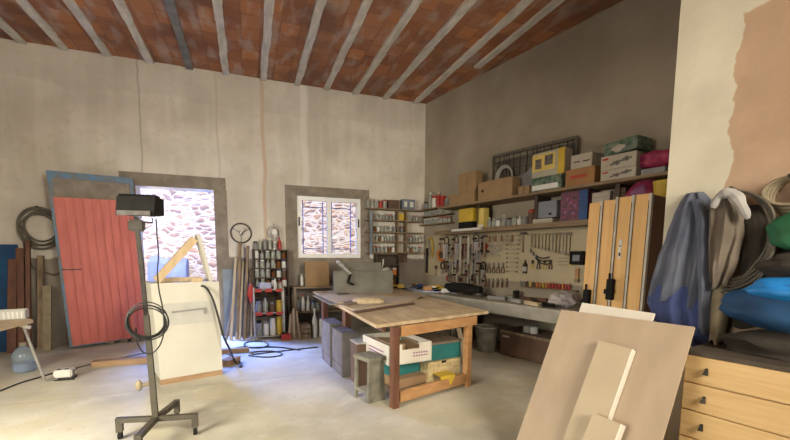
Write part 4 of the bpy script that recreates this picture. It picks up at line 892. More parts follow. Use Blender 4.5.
for i, (px, py, mt, lab) in enumerate(((436, 268, 'brownbox', 'dark plane iron below the red cable reel'), (449, 268, 'dkmetal', 'dark bolt cutter head right below the cable reel'), (458, 262, 'redwood', 'dark red mallet between the bar clamps'), (460, 280, 'dkmetal', 'dark square block low between the clamps'), (466, 274, 'redwood', 'red brown plane low on the board'), (473, 262, 'black', 'black try square in the middle of the board'), (472, 279, 'dkmetal', 'dark file rack low right of the brown plane'), (480, 246, 'redwood', 'red brown drill brace above the black file'), (482, 268, 'brownbox', 'long brown handled scraper left of the open pliers'))):
    o = tool('hand_tool', lab, 'tool', px, py, 'small tools between the clamps'); b = MB(); b.box(-.035, .035, -.012, .012, -.02, .05, bev=.004); b.build('head', mt, o)
    b = MB(); b.tube([(0, 0, -.02), (.004, 0, -.08), (0, 0, -.15)], lambda t: .009+.006*t, 7); b.build('handle', 'dkmetal' if i % 2 else 'oldwood', o, smooth=True)
for i in range(6):
    o = tool('drill_bit', 'pale drill bit lying in the stacked set left of the pliers, %s from the top' % ORD[i], 'drill bit', 472, 260+i*4.4, 'drill bits in the stacked set'); L = .16-.012*i
    MB().lathe([(.007, 0), (.007, L*.4)], seg=6, m=Matrix.Rotation(pi/2, 4, 'Y')).build('shank', 'chrome', o); MB().lathe([(.005, 0), (.006, L*.5), (.001, L*.6)], c=(0, 0, L*.4), seg=6, m=Matrix.Rotation(pi/2, 4, 'Y')).build('flute', 'steel', o)
for i in range(3):
    o = tool('thin_file', 'thin pale file right of the pincers, %s from the top' % ORD[i], 'file', 558, 258+i*3.4, 'thin files right of the pincers'); MB().box(0, .17, -.003, .003, -.004, .004).build('blade', 'tan', o); MB().box(.17, .22, -.006, .006, -.008, .008).build('handle', 'lyellow', o)
o = tool('spray_bottle', 'dark bottle with pale label hanging left of the pincers', 'bottle', 525, 268); MB().lathe([(.035, -.08), (.036, .05), (.012, .09), (.012, .12)]).build('body', 'dkmetal', o, smooth=True); MB().lathe([(.037, -.05), (.037, .02)]).build('paper_label', 'smear', o, smooth=True)
o = tool('wall_socket', 'black socket box on the right end of the tool board', 'socket', 577, 258, wv=.06); MB().box(-.10, .10, -.02, .035, -.09, .09, bev=.008).build('body', 'black', o); MB().box(-.05, .05, -.024, -.02, -.04, .04).build('cover', 'greybox', o)
o = tool('brown_brush', 'narrow brown hand brush hanging below the black socket box', 'brush', 577, 277, wv=.05); MB().box(-.025, .025, -.012, .01, -.02, .12).build('handle', 'apron', o); MB().box(-.03, .03, -.016, .012, -.07, -.02).build('bristles', 'tan', o)

# ------------------------------------------------------------------ tiled bench along right wall
BZ, BW = .775, .80
o = rth('tiled_bench', 'long grey tiled workbench along the right wall', 'bench', .05, 0, 0)
MB().box(.12, 4.75, -BW, -.01, BZ-.05, BZ, bev=.006).build('top', 'tile', o); MB().box(.2, 4.75, -BW+.02, -BW+.05, BZ-.17, BZ-.05).build('front_fascia', 'tile', o)
MB().hexa([(2.25, 6.86, BZ-.05), (2.9, 6.86, BZ-.05), (3.33, 7.37, BZ-.05), (2.25, 7.38, BZ-.05), (2.25, 6.86, BZ-.0), (2.9, 6.86, BZ-.0), (3.33, 7.37, BZ), (2.25, 7.38, BZ)]).build('corner_top', 'tile', o, world=True)
for s in (.3, 1.6, 4.6): MB().box(s, s+.10, -.70, -.05, 0, BZ-.05).build('support', 'darkshelf', o)
o = rth('low_cabinet', 'dark low chest on the floor under the tiled bench', 'chest', sz(500, 345, .62)[0], .62, 0)
L = 1.25; MB().box(0, L, 0, .5, .02, .33, bev=.006).build('body', 'brownbox', o); MB().box(-.01, L+.01, -.02, .5, .33, .365, bev=.004).build('lid', 'oldwood', o); MB().box(.05, .16, -.012, 0, .27, .29).build('handle', 'smear', o)
for i, px in enumerate((531, 538)): 
    s = sz(px, 328, .40)[0]; jar(R_(s, .48, .367), .055, .11, 'white' if i else 'smear', 'grey', '%s small white tub on the dark low chest' % ('right' if i else 'left'), 'white tubs on the chest', 'tub', 'tub')
P = fl(484, 354); o = thing('waste_bin', 'grey green metal bin between the work table and the bench', 'bin', (P.x+.14, P.y+.16, 0))
MB().lathe([(.13, 0), (.17, .36), (.175, .37), (.16, .37), (.15, .33)], seg=20).build('body', 'stoolw', o, smooth=True); MB().tube([(.176*cos(t*2*pi/20), .176*sin(t*2*pi/20), .37) for t in range(20)], .008, 5, True).build('rim', 'steel', o)
for i in range(4):
    P = fl(474+i*.6, 352-i*2); b = MB(); b.bar((0, 0, .02), (.05, .30, .42+.1*i), .06, .02)
    tag(b.build('scrap_board', ['mdf', 'stoolw', 'oldwood', 'stoolw'][i], None, loc=(2.62+.03*i, 4.35+.28*i, 0)), 'scrap board leaning behind right table leg, %s from the front' % ORD[i], 'board', 'scrap boards behind the table')
# things on the bench
def bpos(px, py): return fl(px, py, BZ)
def bw(px, wv):
    return bY(px, 288, 6.95+.12*(px % 3)/2) if px < 427 else RW(sz(px, 297, wv)[0], wv)
zB = BZ+.001
P = RW(.75, .45)
o = tag(MB().prism([(-.25, -.35), (.18, -.75), (.45, -.1), (.2, .5), (-.3, .35)], 0, .02).build('paper_sheet', 'clothb', None, loc=(P.x, P.y, zB)), 'pale blue paper spread on the bench by the corner', 'paper')
rnd = random.Random(11)
bits = [(402, 286, 'yellow', 'yellow cordless drill lying on the bench near the planer plate'), (412, 286, 'redwood', 'dark red plane on the pale blue paper'), (420, 286, 'blue', 'small blue handled chisel on the pale blue paper'), (428, 285, 'apron', 'orange brown wooden mallet on the blue paper'), (436, 287, 'yellow', 'yellow grip clamp lying on the pale blue paper'), (443, 284, 'yellow', 'second yellow clamp beside the black power tool'), (432, 290, 'white', 'white tube of glue near the front of the bench'), (446, 290, 'white', 'white tape roll by the black power tool'), (408, 288, 'grey', 'grey cup at the left end of the bench')]
for i, (px, py, mt, lab) in enumerate(bits):
    P = bw(px, .30+.11*(i % 4)); o = thing('bench_tool', lab, 'tool', (P.x, P.y, zB+.022), rnd.uniform(-1, 1), 'small tools on the bench near the corner')
    MB().box(-.10, .08, -.035, .035, 0, .07, bev=.015).build('body', mt, o, smooth=True); b = MB(); b.tube([(-.08, 0, .05), (-.15, .02, .04), (-.2, .05, .03)], .016); b.build('handle', 'black' if i % 2 else mt, o, smooth=True)
P = bw(465, .52); o = thing('power_tool', 'big black and red angle grinder on the tiled bench', 'power tool', (P.x, P.y, zB), RZ+.2)
o.name = o.name
b = MB(); b.tube([(-.38, 0, .11), (-.1, 0, .11), (.1, 0, .10), (.30, 0, .10)], lambda t: .065+.03*sin(t*pi), 10); b.build('body', 'black', o, smooth=True)
b = MB(); b.cyl((.27, 0, .02), (.27, 0, .06), .11, seg=24); b.build('guard', 'dkmetal', o); b = MB(); b.box(-.1, .06, -.06, .06, .03, .09, bev=.01); b.build('motor_band', 'redwood', o)
b = MB(); b.tube([(-.3, 0, .1), (-.42, .05, .08), (-.45, .12, .02), (-.3, .2, .01), (0, .22, .01), (.3, .16, .012)], .010); b.build('cord', 'black', o, smooth=True)
P = bw(455, .30); o = thing('black_case', 'black open tool case on the bench behind the grinder', 'case', (P.x, P.y, zB), RZ); MB().box(-.22, .22, -.02, .13, 0, .09, bev=.01).build('body', 'black', o); MB().box(-.22, .22, .10, .13, .09, .16).build('lid', 'black', o)
P = bw(487, .30); o = thing('metal_rod', 'long dark steel bar lying along the tiled bench', 'bar', (P.x, P.y, zB+.012), RZ+.05); b = MB(); b.bar((-.4, 0, 0), (.45, 0, 0), .05, .024); b.build('bar', 'dkmetal', o); b = MB(); b.cyl((.45, 0, .01), (.6, 0, .01), .02); b.build('handle', 'black', o)
for i, (px, py, mt, lab) in enumerate(((505, 293, 'steel', 'flat steel vice jaw on the bench in front of the board'), (516, 297, 'steel', 'steel try square lying on the tiled bench'), (516, 288, 'dkmetal', 'dark upright oil can at the back of the bench'), (527, 296, 'brownbox', 'dark wooden block in the middle of the bench'), (538, 295, 'redwood', 'red brown block left of the crumpled bag'), (545, 300, 'black', 'black box in front of the crumpled bag'), (533, 300, 'tablewood', 'thin wooden slat lying on the front of the bench'), (497, 297, 'grey', 'grey cloth bundle on the bench edge'))):
    P = bw(px, [.35, .60, .20, .30, .25, .62, .68, .55][i]); o = thing('bench_item', lab, 'tool', (P.x, P.y, zB), RZ+rnd.uniform(-.3, .3), 'loose things on the tiled bench')
    lx = .14 if i not in (2,) else .035; MB().box(-lx, lx, -.04, .04, 0, .05 if i != 2 else .12, bev=.008).build('body', mt, o); b = MB(); b.cyl((lx*.9, 0, .025), (lx*1.5, 0, .03), .012); b.build('handle', 'dkmetal', o)
P = bw(562, .45); b = MB(); b.blob((0, 0, .07), .16, .14, .12, .20, 3, 31, flat=0)
tag(b.build('crumpled_bag', 'bag', None, smooth=False, loc=(P.x, P.y, zB)), 'crumpled pale translucent bag on the bench by the clamp boards', 'bag')

# ------------------------------------------------------------------ clamp boards standing on the bench end
s0, zt0 = sz(588, 204, .80); s1 = sz(652, 199, .80)[0]
o = rth('clamp_boards', 'tall blond boards with steel clamp rails standing on bench end', 'clamp', s0-.02, .78, BZ+.001)
H = 2.0-BZ; Wd = s1-s0
m = Matrix.Rotation(radians(-2.0), 4, 'X') @ Matrix.Shear('XZ', 4, (0.0, 0.0)) if False else Matrix.Rotation(radians(-2.0), 4, 'X')
for i in range(4):
    x0 = Wd*i/4; x1 = Wd*(i+1)/4-.035; MB().box(x0, x1, 0, .045, 0, H+(-.01, .0, .015, .02)[i], m, bev=.003).build('board', 'blond', o)
    b = MB(); b.box(x1+.004, x1+.031, -.012, .03, .02, H+(-.004 if i == 0 else .02), m)
    if i == 0:
        pass
    b.build('rail', 'chrome', o)
    b = MB()
    b.box(x1+.004, x1+.010, -.014, -.011, .05, H-.05, m)
    b.build('rail_slot', 'dkmetal', o)
MB().box(Wd-.03, Wd-.005, .0, .42, 0, H+.01, m).build('side_board', 'redwood', o)
MB().box(.0, Wd-.03, .06, .40, 0, .05).build('base_board', 'redwood', o)
for (fx, z, lab) in ((.50, .18, 1), (.11, .05, 2)):
    b = MB(); x = Wd*fx; b.box(x-.035, x+.035, -.06, -.012, z, z+.22, m, bev=.006); b.cyl((x, -.05, z+.22), (x, -.05, z+.28), .012); b.box(x-.045, x+.045, -.075, -.055, z+.06, z+.11, m); b.build('clamp_head', 'black', o)
b = MB(); b.box(Wd*.555, Wd*.60, -.004, 0, H*.50, H*.66, m); b.build('label', 'white', o)
b = MB(); b.box(Wd*.565, Wd*.59, -.006, -.004, H*.52, H*.55, m); b.box(Wd*.565, Wd*.59, -.006, -.004, H*.60, H*.61, m); b.build('label_marks', 'black', o)

# ------------------------------------------------------------------ drawer chest
CW_ = 2.18; CZ = .85
s0 = sz(683, 380, CW_)[0]
o = rth('drawer_chest', 'pale birch chest of drawers with dark dusty top at right edge', 'chest of drawers', s0, CW_, 0)
LC = 1.2; cH = CZ-.025
MB().box(0, LC, .005, CW_-PW-.005, 0, cH).build('carcass', 'birch', o)
MB().box(-.005, LC+.01, -.012, CW_-PW-.005, cH, CZ).build('top', 'darktop', o)
hz = .168
for i in range(4):
    z1 = cH-.004-i*hz; z0 = z1-hz+.008
    for c_ in range(1):
        d = MB().box(.008, LC-.008, -.012, .004, z0, z1, bev=.002).build('drawer', 'birch', o)
        b = MB(); xh = .118-.0*i; zc = (z0+z1)/2; b.hexa([(xh-.014, -.036, zc-.018), (xh+.014, -.036, zc-.018), (xh+.008, -.012, zc-.016), (xh-.008, -.012, zc-.016), (xh-.006, -.03, zc+.012), (xh+.006, -.03, zc+.012), (xh+.006, -.012, zc+.02), (xh-.006, -.012, zc+.02)]); b.build('handle', 'dkmetal', d)
        b = MB(); xh = .118+.55; b.hexa([(xh-.014, -.036, zc-.018), (xh+.014, -.036, zc-.018), (xh+.008, -.012, zc-.016), (xh-.008, -.012, zc-.016), (xh-.006, -.03, zc+.012), (xh+.006, -.03, zc+.012), (xh+.006, -.012, zc+.02), (xh-.006, -.012, zc+.02)]); b.build('handle', 'dkmetal', d)

# ------------------------------------------------------------------ leaning panels
def rot_panel(name, label, cat, px, py, wt, L, H, t, mat, lean, roll, wbase=None, group=None):
    """panel whose top left corner lies under a pixel on a plane parallel to right wall, leaning back"""
    s, z = sz(px, py, wt)
    o = rth(name, label, cat, s, wt, z, group); o.rotation_euler = (Matrix.Rotation(RZ, 3, 'Z') @ Matrix.Rotation(lean, 3, 'X') @ Matrix.Rotation(roll, 3, 'Y')).to_euler()
    WM[o.name] = Matrix.Translation(o.location) @ o.rotation_euler.to_matrix().to_4x4()
    MB().box(0, L, 0, t, -H, 0, bev=.002).build('panel', mat, o); return o
lean = -atan2(.5, 1.0)
o = rot_panel('plywood_panel', 'large dusty pink brown plywood panel leaning in the foreground', 'panel', 561.5, 309.5, 2.30, .84, 1.13, .018, 'plywood', lean, 0)
b = MB(); b.box(-.002, .0, 0, .019, -1.13, 0); b.build('edge_band', 'mdf', o)
PO = o
MI = WM[o.name].inverted()
def on_ply(x, y, off):
    d = MI.to_3x3() @ ray(x, y); a = MI @ O; t = (-off-a.y)/d.y; q = a+d*t; return q.x, q.z
def ply_board(label, tl, tr, bl, zl, off, t):
    A, B_, C_ = on_ply(*tl, off), on_ply(*tr, off), on_ply(*bl, off)
    dx = (C_[0]-A[0])/(C_[1]-A[1]); ax = A[0]+dx*(zl-A[1]); bx = B_[0]+dx*(zl-B_[1])
    o = thing('beige_board', label, 'board', PO.location, 0, 'beige boards leaning on the plywood'); o.rotation_euler = PO.rotation_euler; WM[o.name] = WM[PO.name]
    b = MB(); b.hexa([(ax, -off, zl), (bx, -off, zl), (bx, -off+t, zl), (ax, -off+t, zl), (A[0], -off, A[1]), (B_[0], -off, B_[1]), (B_[0], -off+t, B_[1]), (A[0], -off+t, A[1])]); b.build('panel', 'mdf', o)
    b = MB(); b.hexa([(bx, -off-.001, zl), (bx+.007, -off+.002, zl), (bx+.007, -off+t, zl), (bx, -off+t, zl), (B_[0], -off-.001, B_[1]), (B_[0]+.007, -off+.002, B_[1]), (B_[0]+.007, -off+t, B_[1]), (B_[0], -off+t, B_[1])]); b.build('edge_strip', 'whitecard', o)
ply_board('taller beige board leaning on the plywood panel', (599, 340), (632, 349), (563, 440), -1.10, .045, .04)
ply_board('short beige board leaning in front of the taller one', (593, 412.5), (621, 424), (582, 440), -1.08, .10, .05)
o = rot_panel('white_sheet', 'thin white sheet showing behind the top of the plywood', 'panel', 582, 302.5, 2.17, .50, 1.03, .015, 'whitecard', lean*.95, .04)
P = fl(548, 375); b = MB(); b.bar((0, 0, .01), (.09, .02, .42), .035, .012); tag(b.build('white_strip', 'white', None, loc=(P.x-.05, P.y-.02, 0)), 'narrow white strip leaning left of the plywood panel', 'strip')

# ------------------------------------------------------------------ things hung on the pillar wall
def drape(name, rows, wv, folds, mat, parent, nx=26, seed=0, amp=.02, nz=28, base=.012):
    """cloth hung on the pillar: rows of (z, s_left, s_right, bulge)"""
    b = MB(); rnd = random.Random(seed); ph = [rnd.uniform(0, 6.28) for _ in range(5)]
    def ip(z):
        for (za, a0, a1, at), (zb, b0, b1, bt) in zip(rows, rows[1:]):
            if za >= z >= zb: f = (za-z)/(za-zb); f = f*f*(3-2*f)*.5+f*.5; return a0+(b0-a0)*f, a1+(b1-a1)*f, at+(bt-at)*f
        return rows[-1][1:]
    F = []; B = []
    for j in range(nz+1):
        z = rows[0][0]+(rows[-1][0]-rows[0][0])*j/nz; x0, x1, t = ip(z); fr = []; bk = []; tt = j/nz
        for i in range(nx+1):
            u = i/nx; x = x0+(x1-x0)*u; env = sin(pi*u)**.5
            d = base+t*env+amp*env*(sin(folds*u*2*pi+ph[0]+1.2*sin(tt*3+ph[1]))+.5*sin(folds*1.9*u*2*pi+ph[2]+2*tt)+.3*sin(tt*17+u*5+ph[3]))*(.35+.65*tt)
            d = max(d, base+.006)
            zz = z+(0.02*sin(u*9+ph[4])*tt if j == nz else 0)
            fr.append(b.bm.verts.new((x, -wv-d, zz))); bk.append(b.bm.verts.new((x, -wv-.003, zz)))
        F.append(fr); B.append(bk)
    for j in range(nz):
        for i in range(nx):
            b.bm.faces.new((F[j][i], F[j][i+1], F[j+1][i+1], F[j+1][i])); b.bm.faces.new((B[j][i+1], B[j][i], B[j+1][i], B[j+1][i+1]))
        b.bm.faces.new((F[j][0], F[j+1][0], B[j+1][0], B[j][0])); b.bm.faces.new((F[j][nx], B[j][nx], B[j+1][nx], F[j+1][nx]))
    for i in range(nx):
        b.bm.faces.new((F[0][i+1], F[0][i], B[0][i], B[0][i+1])); b.bm.faces.new((F[nz][i], F[nz][i+1], B[nz][i+1], B[nz][i]))
    return b.build(name, mat, parent, smooth=True)
def pr(pts, wv=PW+.06):                      # photo rows -> wall coordinates
    out = []
    for y, xl, xr, t in pts:
        z = sz((xl+xr)/2, y, wv)[1]; out.append((z, sz(xl, y, wv)[0], sz(xr, y, wv)[0], t))
    return out
# hose coil behind
cs, cz = sz(729, 236, PW+.15)
o = rth('hose_coil', 'big coil of grey brown hose hung on the pillar behind the coats', 'hose', cs, PW, cz)
for k_ in range(5):
    b = MB(); rr = .175+.011*k_; b.tube([(rr*cos(t*2*pi/48)+.006*sin(t*.7+k_), -.075-.010*k_-.055*cos(t*2*pi/48+.4), (rr+.09)*sin(t*2*pi/48)-.010*k_) for t in range(48)], .0085, 7, True)
    b.build('loop', 'hose', o, smooth=True)
b = MB(); b.cyl((0, 0, .27), (0, -.20, .28), .012); b.build('hook', 'dkmetal', o)
o = rth('work_jacket', 'faded blue grey work jacket hanging left on the pillar', 'jacket', 0, 0, 0)
drape('body', pr([(192, 684, 700, .02), (199, 678, 707, .06), (213, 672, 712, .10), (235, 664, 715, .11), (260, 655, 716, .12), (285, 648, 716, .12), (304, 644, 714, .10)]), PW, 2.6, 'denim', o, seed=3, amp=.034)
drape('sleeve', pr([(200, 694, 704, .04), (225, 698, 714, .07), (260, 700, 716, .09), (300, 701, 716, .09), (330, 700, 713, .06)]), PW+.07, 1.0, 'denim', o, nx=12, seed=5, amp=.012)
drape('blue_hem', pr([(286, 650, 714, .07), (304, 646, 713, .08), (322, 652, 714, .08), (340, 674, 714, .06), (350, 692, 712, .04)]), PW+.03, 2.2, 'denim2', o, seed=8, amp=.03)
o = rth('grey_coat', 'brown grey work coat with pale collar hanging over the hose', 'coat', 0, 0, 0)
drape('body', pr([(199, 716, 738, .02), (212, 713, 746, .06), (235, 713, 747, .09), (260, 713, 741, .09), (285, 714, 732, .06)]), PW+.10, 2.0, 'taupe', o, seed=13, amp=.028)
b = MB(); pts = []
for (x, y) in ((713, 208), (719, 197), (729, 193), (737, 198), (743, 208), (748, 219)): s, z = sz(x, y, PW+.19); pts.append((s, -(PW+.19), z))
b.tube(smooth_pts([Vector(q) for q in pts], 4), lambda t: .014+.020*sin(t*pi)+.004*sin(t*23), 9); b.build('collar', 'whitecloth', o, smooth=True)
o = rth('dark_apron', 'dark cloth hanging inside the loop of the hose', 'apron', 0, 0, 0)
drape('cloth', pr([(205, 738, 758, .02), (225, 738, 766, .04), (255, 738, 764, .05), (280, 736, 752, .03)]), PW+.0, 1.5, 'darkcloth', o, seed=21, amp=.015, nx=14)
o = rth('pale_cloth', 'pale cloth end showing below the brown grey coat', 'cloth', 0, 0, 0)
drape('cloth', pr([(284, 716, 728, .04), (300, 714, 732, .07), (322, 712, 730, .06), (342, 711, 724, .03)]), PW+.08, .8, 'tan', o, seed=25, amp=.01, nx=12)
o = rth('dark_cloth', 'dark dusty cloth hanging behind the blue and green bags', 'cloth', 0, 0, 0)
drape('cloth', pr([(222, 752, 800, .01), (250, 742, 805, .03), (290, 734, 805, .03), (330, 730, 805, .02)]), PW, 3.0, 'darkcloth', o, seed=41, amp=.01)
o = rth('blue_bag', 'shiny bright blue nylon bag bulging at the right edge', 'bag', 0, 0, 0)
b = MB(); s, z = sz(776, 289, PW+.28); b.blob((s+.14, -(PW+.25), z+.0), .27, .15, .075, .08, 4, 6); b.build('body', 'brightblue', o, smooth=True)
b = MB(); s, z = sz(764, 307, PW+.2); b.blob((s+.20, -(PW+.19), z+.0), .40, .15, .15, .10, 4, 7); b.build('lower_half', 'deepblue', o, smooth=True)  # lower half of the same bag, in a darker blue
b = MB(); s, z = sz(782, 268, PW+.2); b.blob((s+.12, -(PW+.17), z+.0), .24, .13, .08, .12, 4, 9); b.build('flap', 'darkcloth', o, smooth=True)
o = rth('green_bag', 'dark green cloth bag above the bright blue one', 'bag', 0, 0, 0)
b = MB(); s, z = sz(784, 231, PW+.12); b.blob((s+.09, -(PW+.13), z), .17, .10, .115, .10, 4, 17); b.build('body', 'green', o, smooth=True)
cs, cz = sz(789, 196, PW+.1); o = rth('rope_coil', 'small coil of tan rope at the upper right edge', 'rope', cs, PW, cz)
for k_ in range(4):
    b = MB(); b.tube([((.085+.01*k_)*cos(t*2*pi/24), -.03-.02*k_, (.10-.008*k_)*sin(t*2*pi/24)+.01*k_) for t in range(24)], .011, 6, True); b.build('loop', 'tan', o, smooth=True)
b = MB(); b.cyl((0, 0, .1), (0, -.13, .11), .01); b.build('hook', 'dkmetal', o)
o = rth('dusty_sack', 'dark dusty sack lying on the drawer chest against the pillar', 'sack', s0+.45, PW+.19, CZ+.001)
b = MB(); b.blob((0.10, .02, .05), .46, .15, .11, .12, 4, 27, flat=0); b.build('body', 'darkcloth', o, smooth=True)

# ------------------------------------------------------------------ white box with triangle, left middle
B0 = fl(160.5, 380, .06); B1 = fl(222.5, 369.5, .06)
d_ = (B1-B0); az = atan2(d_.y, d_.x); L = d_.length
o = thing('white_cabinet', 'tall off-white box with smeared front standing in the doorway light', 'cabinet', (B0.x, B0.y, 0), az)
HB = 1.10; D = .55
tk = -.04                                      # the box leans a little to the left
b = MB(); b.hexa([(0, 0, .06), (L, 0, .06), (L, D, .06), (0, D, .06), (tk, 0, HB), (L-.0, 0, HB), (L-.0, D, HB), (tk, D, HB)]); b.build('body', 'whitepan', o)
b = MB(); b.hexa([(.05, -.003, .64), (L-.06, -.003, .64), (L-.06, 0, .64), (.05, 0, .64), (.04, -.003, .88), (L-.06, -.003, .88), (L-.06, 0, .88), (.04, 0, .88)]); b.build('smeared_patch', 'smear', o)
b = MB(); b.bar((.14, -.012, .785), (L-.16, -.012, .80), .014, .014); b.bar((L-.17, -.012, .80), (L-.17, -.012, .74), .02, .014, up=(1, 0, 0)); b.build('handle', 'grey', o)
b = MB(); b.box(.0, L, 0, .08, 0, .058); b.box(0, L, D-.08, D, 0, .058); b.build('base_runner', 'woodbeam', o)
o = thing('wooden_triangle', 'pale wooden triangular frame standing on the white box', 'frame', (B0.x, B0.y, HB+.001), az)
b = MB(); b.bar((0.03, .12, .02), (.425, .12, .48), .08, .055, up=(0, 1, 0)); b.build('left_beam', 'pine', o)
b = MB(); b.bar((.455, .12, .53), (.565, .12, .0), .14, .035, up=(1, 0, 0.3)); b.build('right_plank', 'whitepan', o)
b = MB(); b.box(.04, .50, .22, .27, 0, .045); b.box(.36, .48, .05, .12, 0, .04); b.build('base_bar', 'pine', o)
# black hose from the box to floor
o = thing('black_hose', 'black hose running from the white box down to the floor', 'hose', (B1.x, B1.y, 0))
pts = []
for (x, y, dy) in ((199, 287.5, .0), (203, 286, -.04), (208, 290, -.07), (213, 300, -.10), (218, 316, -.12), (223, 335, -.13), (229, 348, -.13)): pts.append(bY(x, y, B1.y+dy-.03))
pts.append(fl(236, 363, .012)); pts.append(fl(241, 367, .012)); pts.append(fl(239, 361, .012)); pts.append(fl(228, 354, .012))
b = MB(); b.tube(smooth_pts(pts), .012, 8); b.build('hose', 'cable', o, world=True, smooth=True)
# beams on the floor
def beam(name, label, p, q, wd, h, mat, group=None):
    p = Vector((p.x, p.y, 0)); q = Vector((q.x, q.y, 0)); b = MB(); b.bar((0, 0, h/2), (q.x-p.x, q.y-p.y, h/2), wd, h)
    return tag(b.build(name, mat, None, loc=p), label, 'beam', group)
beam('floor_beam', 'brown timber beam lying on floor left of the white box', fl(93, 366.5), fl(158, 361), .13, .07, 'woodbeam', 'beams on the floor')
beam('floor_beam', 'thin beam end poking out right of the white box', fl(218, 353.5), fl(249, 351.5), .08, .06, 'woodbeam', 'beams on the floor')
beam('floor_beam', 'short thick timber block at the foot of the black hose', fl(224, 366), fl(236, 361), .14, .07, 'woodbeam', 'beams on the floor')
# cables on the floor
def fcable(name, label, pix, r, mat, z=.0, k=6, grp=None):
    P = [fl(x, y, r) for x, y in pix]; c = P[0]; b = MB(); b.tube(smooth_pts([p-Vector((c.x, c.y, 0)) for p in P], k), r, 6)
    return tag(b.build(name, mat, None, smooth=True, loc=(c.x, c.y, 0)), label, 'cable', grp)
ell = lambda cx, cy, a, b_, n=12, t0=0, turns=1: [(cx+a*cos(t0+2*pi*turns*i/n), cy+b_*sin(t0+2*pi*turns*i/n)) for i in range(n+1)]
fcable('floor_cable', 'blue black cable looped on floor below the tin rack', [(236, 348)]+ell(256, 344.5, 12, 3.4, 22, 2.6, 1.9)+[(276, 347), (300, 350)], .010, 'cable')
fcable('floor_cable', 'tangled cable coils beside the dark cases', ell(266, 354, 16, 3.0, 26, 1.0, 2.3)+[(290, 350), (318, 347)], .009, 'cable')
fcable('floor_cable', 'thin cable crossing the floor from left edge to the power strip', [(0, 391), (20, 383), (42, 376.5), (56, 372)], .008, 'cable')
fcable('floor_cable', 'thin cable from the power strip towards the timber beam', [(62, 371), (80, 367), (100, 362), (125, 357), (150, 352)], .006, 'cable')
# ------------------------------------------------------------------ work lamp on stand
HZ = .17; hub = fl(155.7, 416, HZ)
o = thing('lamp_stand', 'grey steel work lamp stand with four footed base', 'lamp stand', (hub.x, hub.y, 0))
ends = [fl(119, 417.5, HZ), fl(138, 434.5, HZ), fl(194.5, 413.5, HZ), fl(176.4, 399.8, HZ)]
for e_ in ends:
    b = MB(); b.bar((0, 0, HZ-.02), (e_.x-hub.x, e_.y-hub.y, HZ-.02), .038, .038); b.box(e_.x-hub.x-.022, e_.x-hub.x+.022, e_.y-hub.y-.022, e_.y-hub.y+.022, .06, HZ-.002); b.build('foot_arm', 'greystand', o)
    b = MB(); b.cyl((e_.x-hub.x-.012, e_.y-hub.y, .03), (e_.x-hub.x+.012, e_.y-hub.y, .03), .03); b.build('caster', 'black', o)
dcam = sqrt(hub.x**2+hub.y**2)
tp = bY(135.5, 217, hub.y-.02)
HT = tp.z
kx = (tp.x-hub.x)*.45
b = MB(); b.hexa([(-.021, -.02, HZ-.04), (.019, -.02, HZ-.04), (.019, .02, HZ-.04), (-.019, .02, HZ-.04), (kx-.017, -.02, .95), (kx+.017, -.02, .95), (kx+.017, .02, .95), (kx-.017, .02, .95)]); b.build('outer_pole', 'greystand', o)
b = MB(); b.bar((kx, 0, .94), (tp.x-hub.x, 0, HT), .028, .028); b.build('inner_pole', 'dkmetal', o)
b = MB(); b.cyl((-.02, 0, .43), (-.08, -.03, .43), .014); b.blob((-.09, -.03, .43), .025, .02, .045, .05, 2); b.build('clamp_knob', 'tan', o, smooth=True)
b = MB(); b.box(tp.x-hub.x-.05, tp.x-hub.x+.05, -.03, .03, HT-.10, HT-.02, bev=.01); b.build('bracket', 'dkmetal', o)
hl = bY(139.5, 219, hub.y)
o = thing('flood_lamp', 'black finned floodlight head mounted on top of the stand', 'lamp', (tp.x+.03, hub.y, HT), (0, 0, -.15))
LS = len(bpy.data.objects)
b = MB(); b.hexa([(-.215, -.12, 0.01), (.175, -.12, .0), (.215, .10, .03), (-.165, .10, .03), (-.20, -.10, .20), (.195, -.10, .205), (.22, .10, .20), (-.155, .10, .20)]); b.build('housing', 'black', o)
b = MB()
for i in range(14): x = -.185+i*.0275; b.box(x, x+.010, -.09, .09, .19, .225)
b.build('cooling_fins', 'black', o)
MB().box(-.19, .15, -.15, -.128, .008, .055).build('driver_box', 'dkmetal', o)
b = MB(); b.tube([(-.12, .0, -.005), (-.12, .0, -.05), (.12, .0, -.05), (.12, .0, -.005)], .01); b.build('yoke', 'dkmetal', o)
for c_ in o.children: c_.scale = (.62, .62, .70)
# lamp cable: hanging coil
o = thing('lamp_cable', 'black cable hanging from the lamp and coiled on the stand', 'cable', (hub.x, hub.y-.06, 0))
Yc = hub.y-.06
pts = [bY(x, y, Yc) for x, y in ((156, 219), (157, 235), (158.5, 255), (157.5, 272), (159, 290), (163, 310), (164, 330), (160, 345), (152, 353), (143, 352), (137, 342), (136, 328))]
b = MB(); b.tube(smooth_pts(pts), .005, 6); b.build('hanging_lead', 'cable', o, world=True, smooth=True)
for k_ in range(5):
    b = MB(); c = bY(147+.6*sin(k_*2), 322+1.2*cos(k_), Yc-.012*k_); r = .125+.012*sin(k_*1.7)
    b.tube([c+Vector((r*1.0*cos(t*2*pi/26), 0, r*(.9+.04*k_)*sin(t*2*pi/26))) for t in range(26)], .005, 5, True); b.build('loop', 'cable', o, world=True, smooth=True)

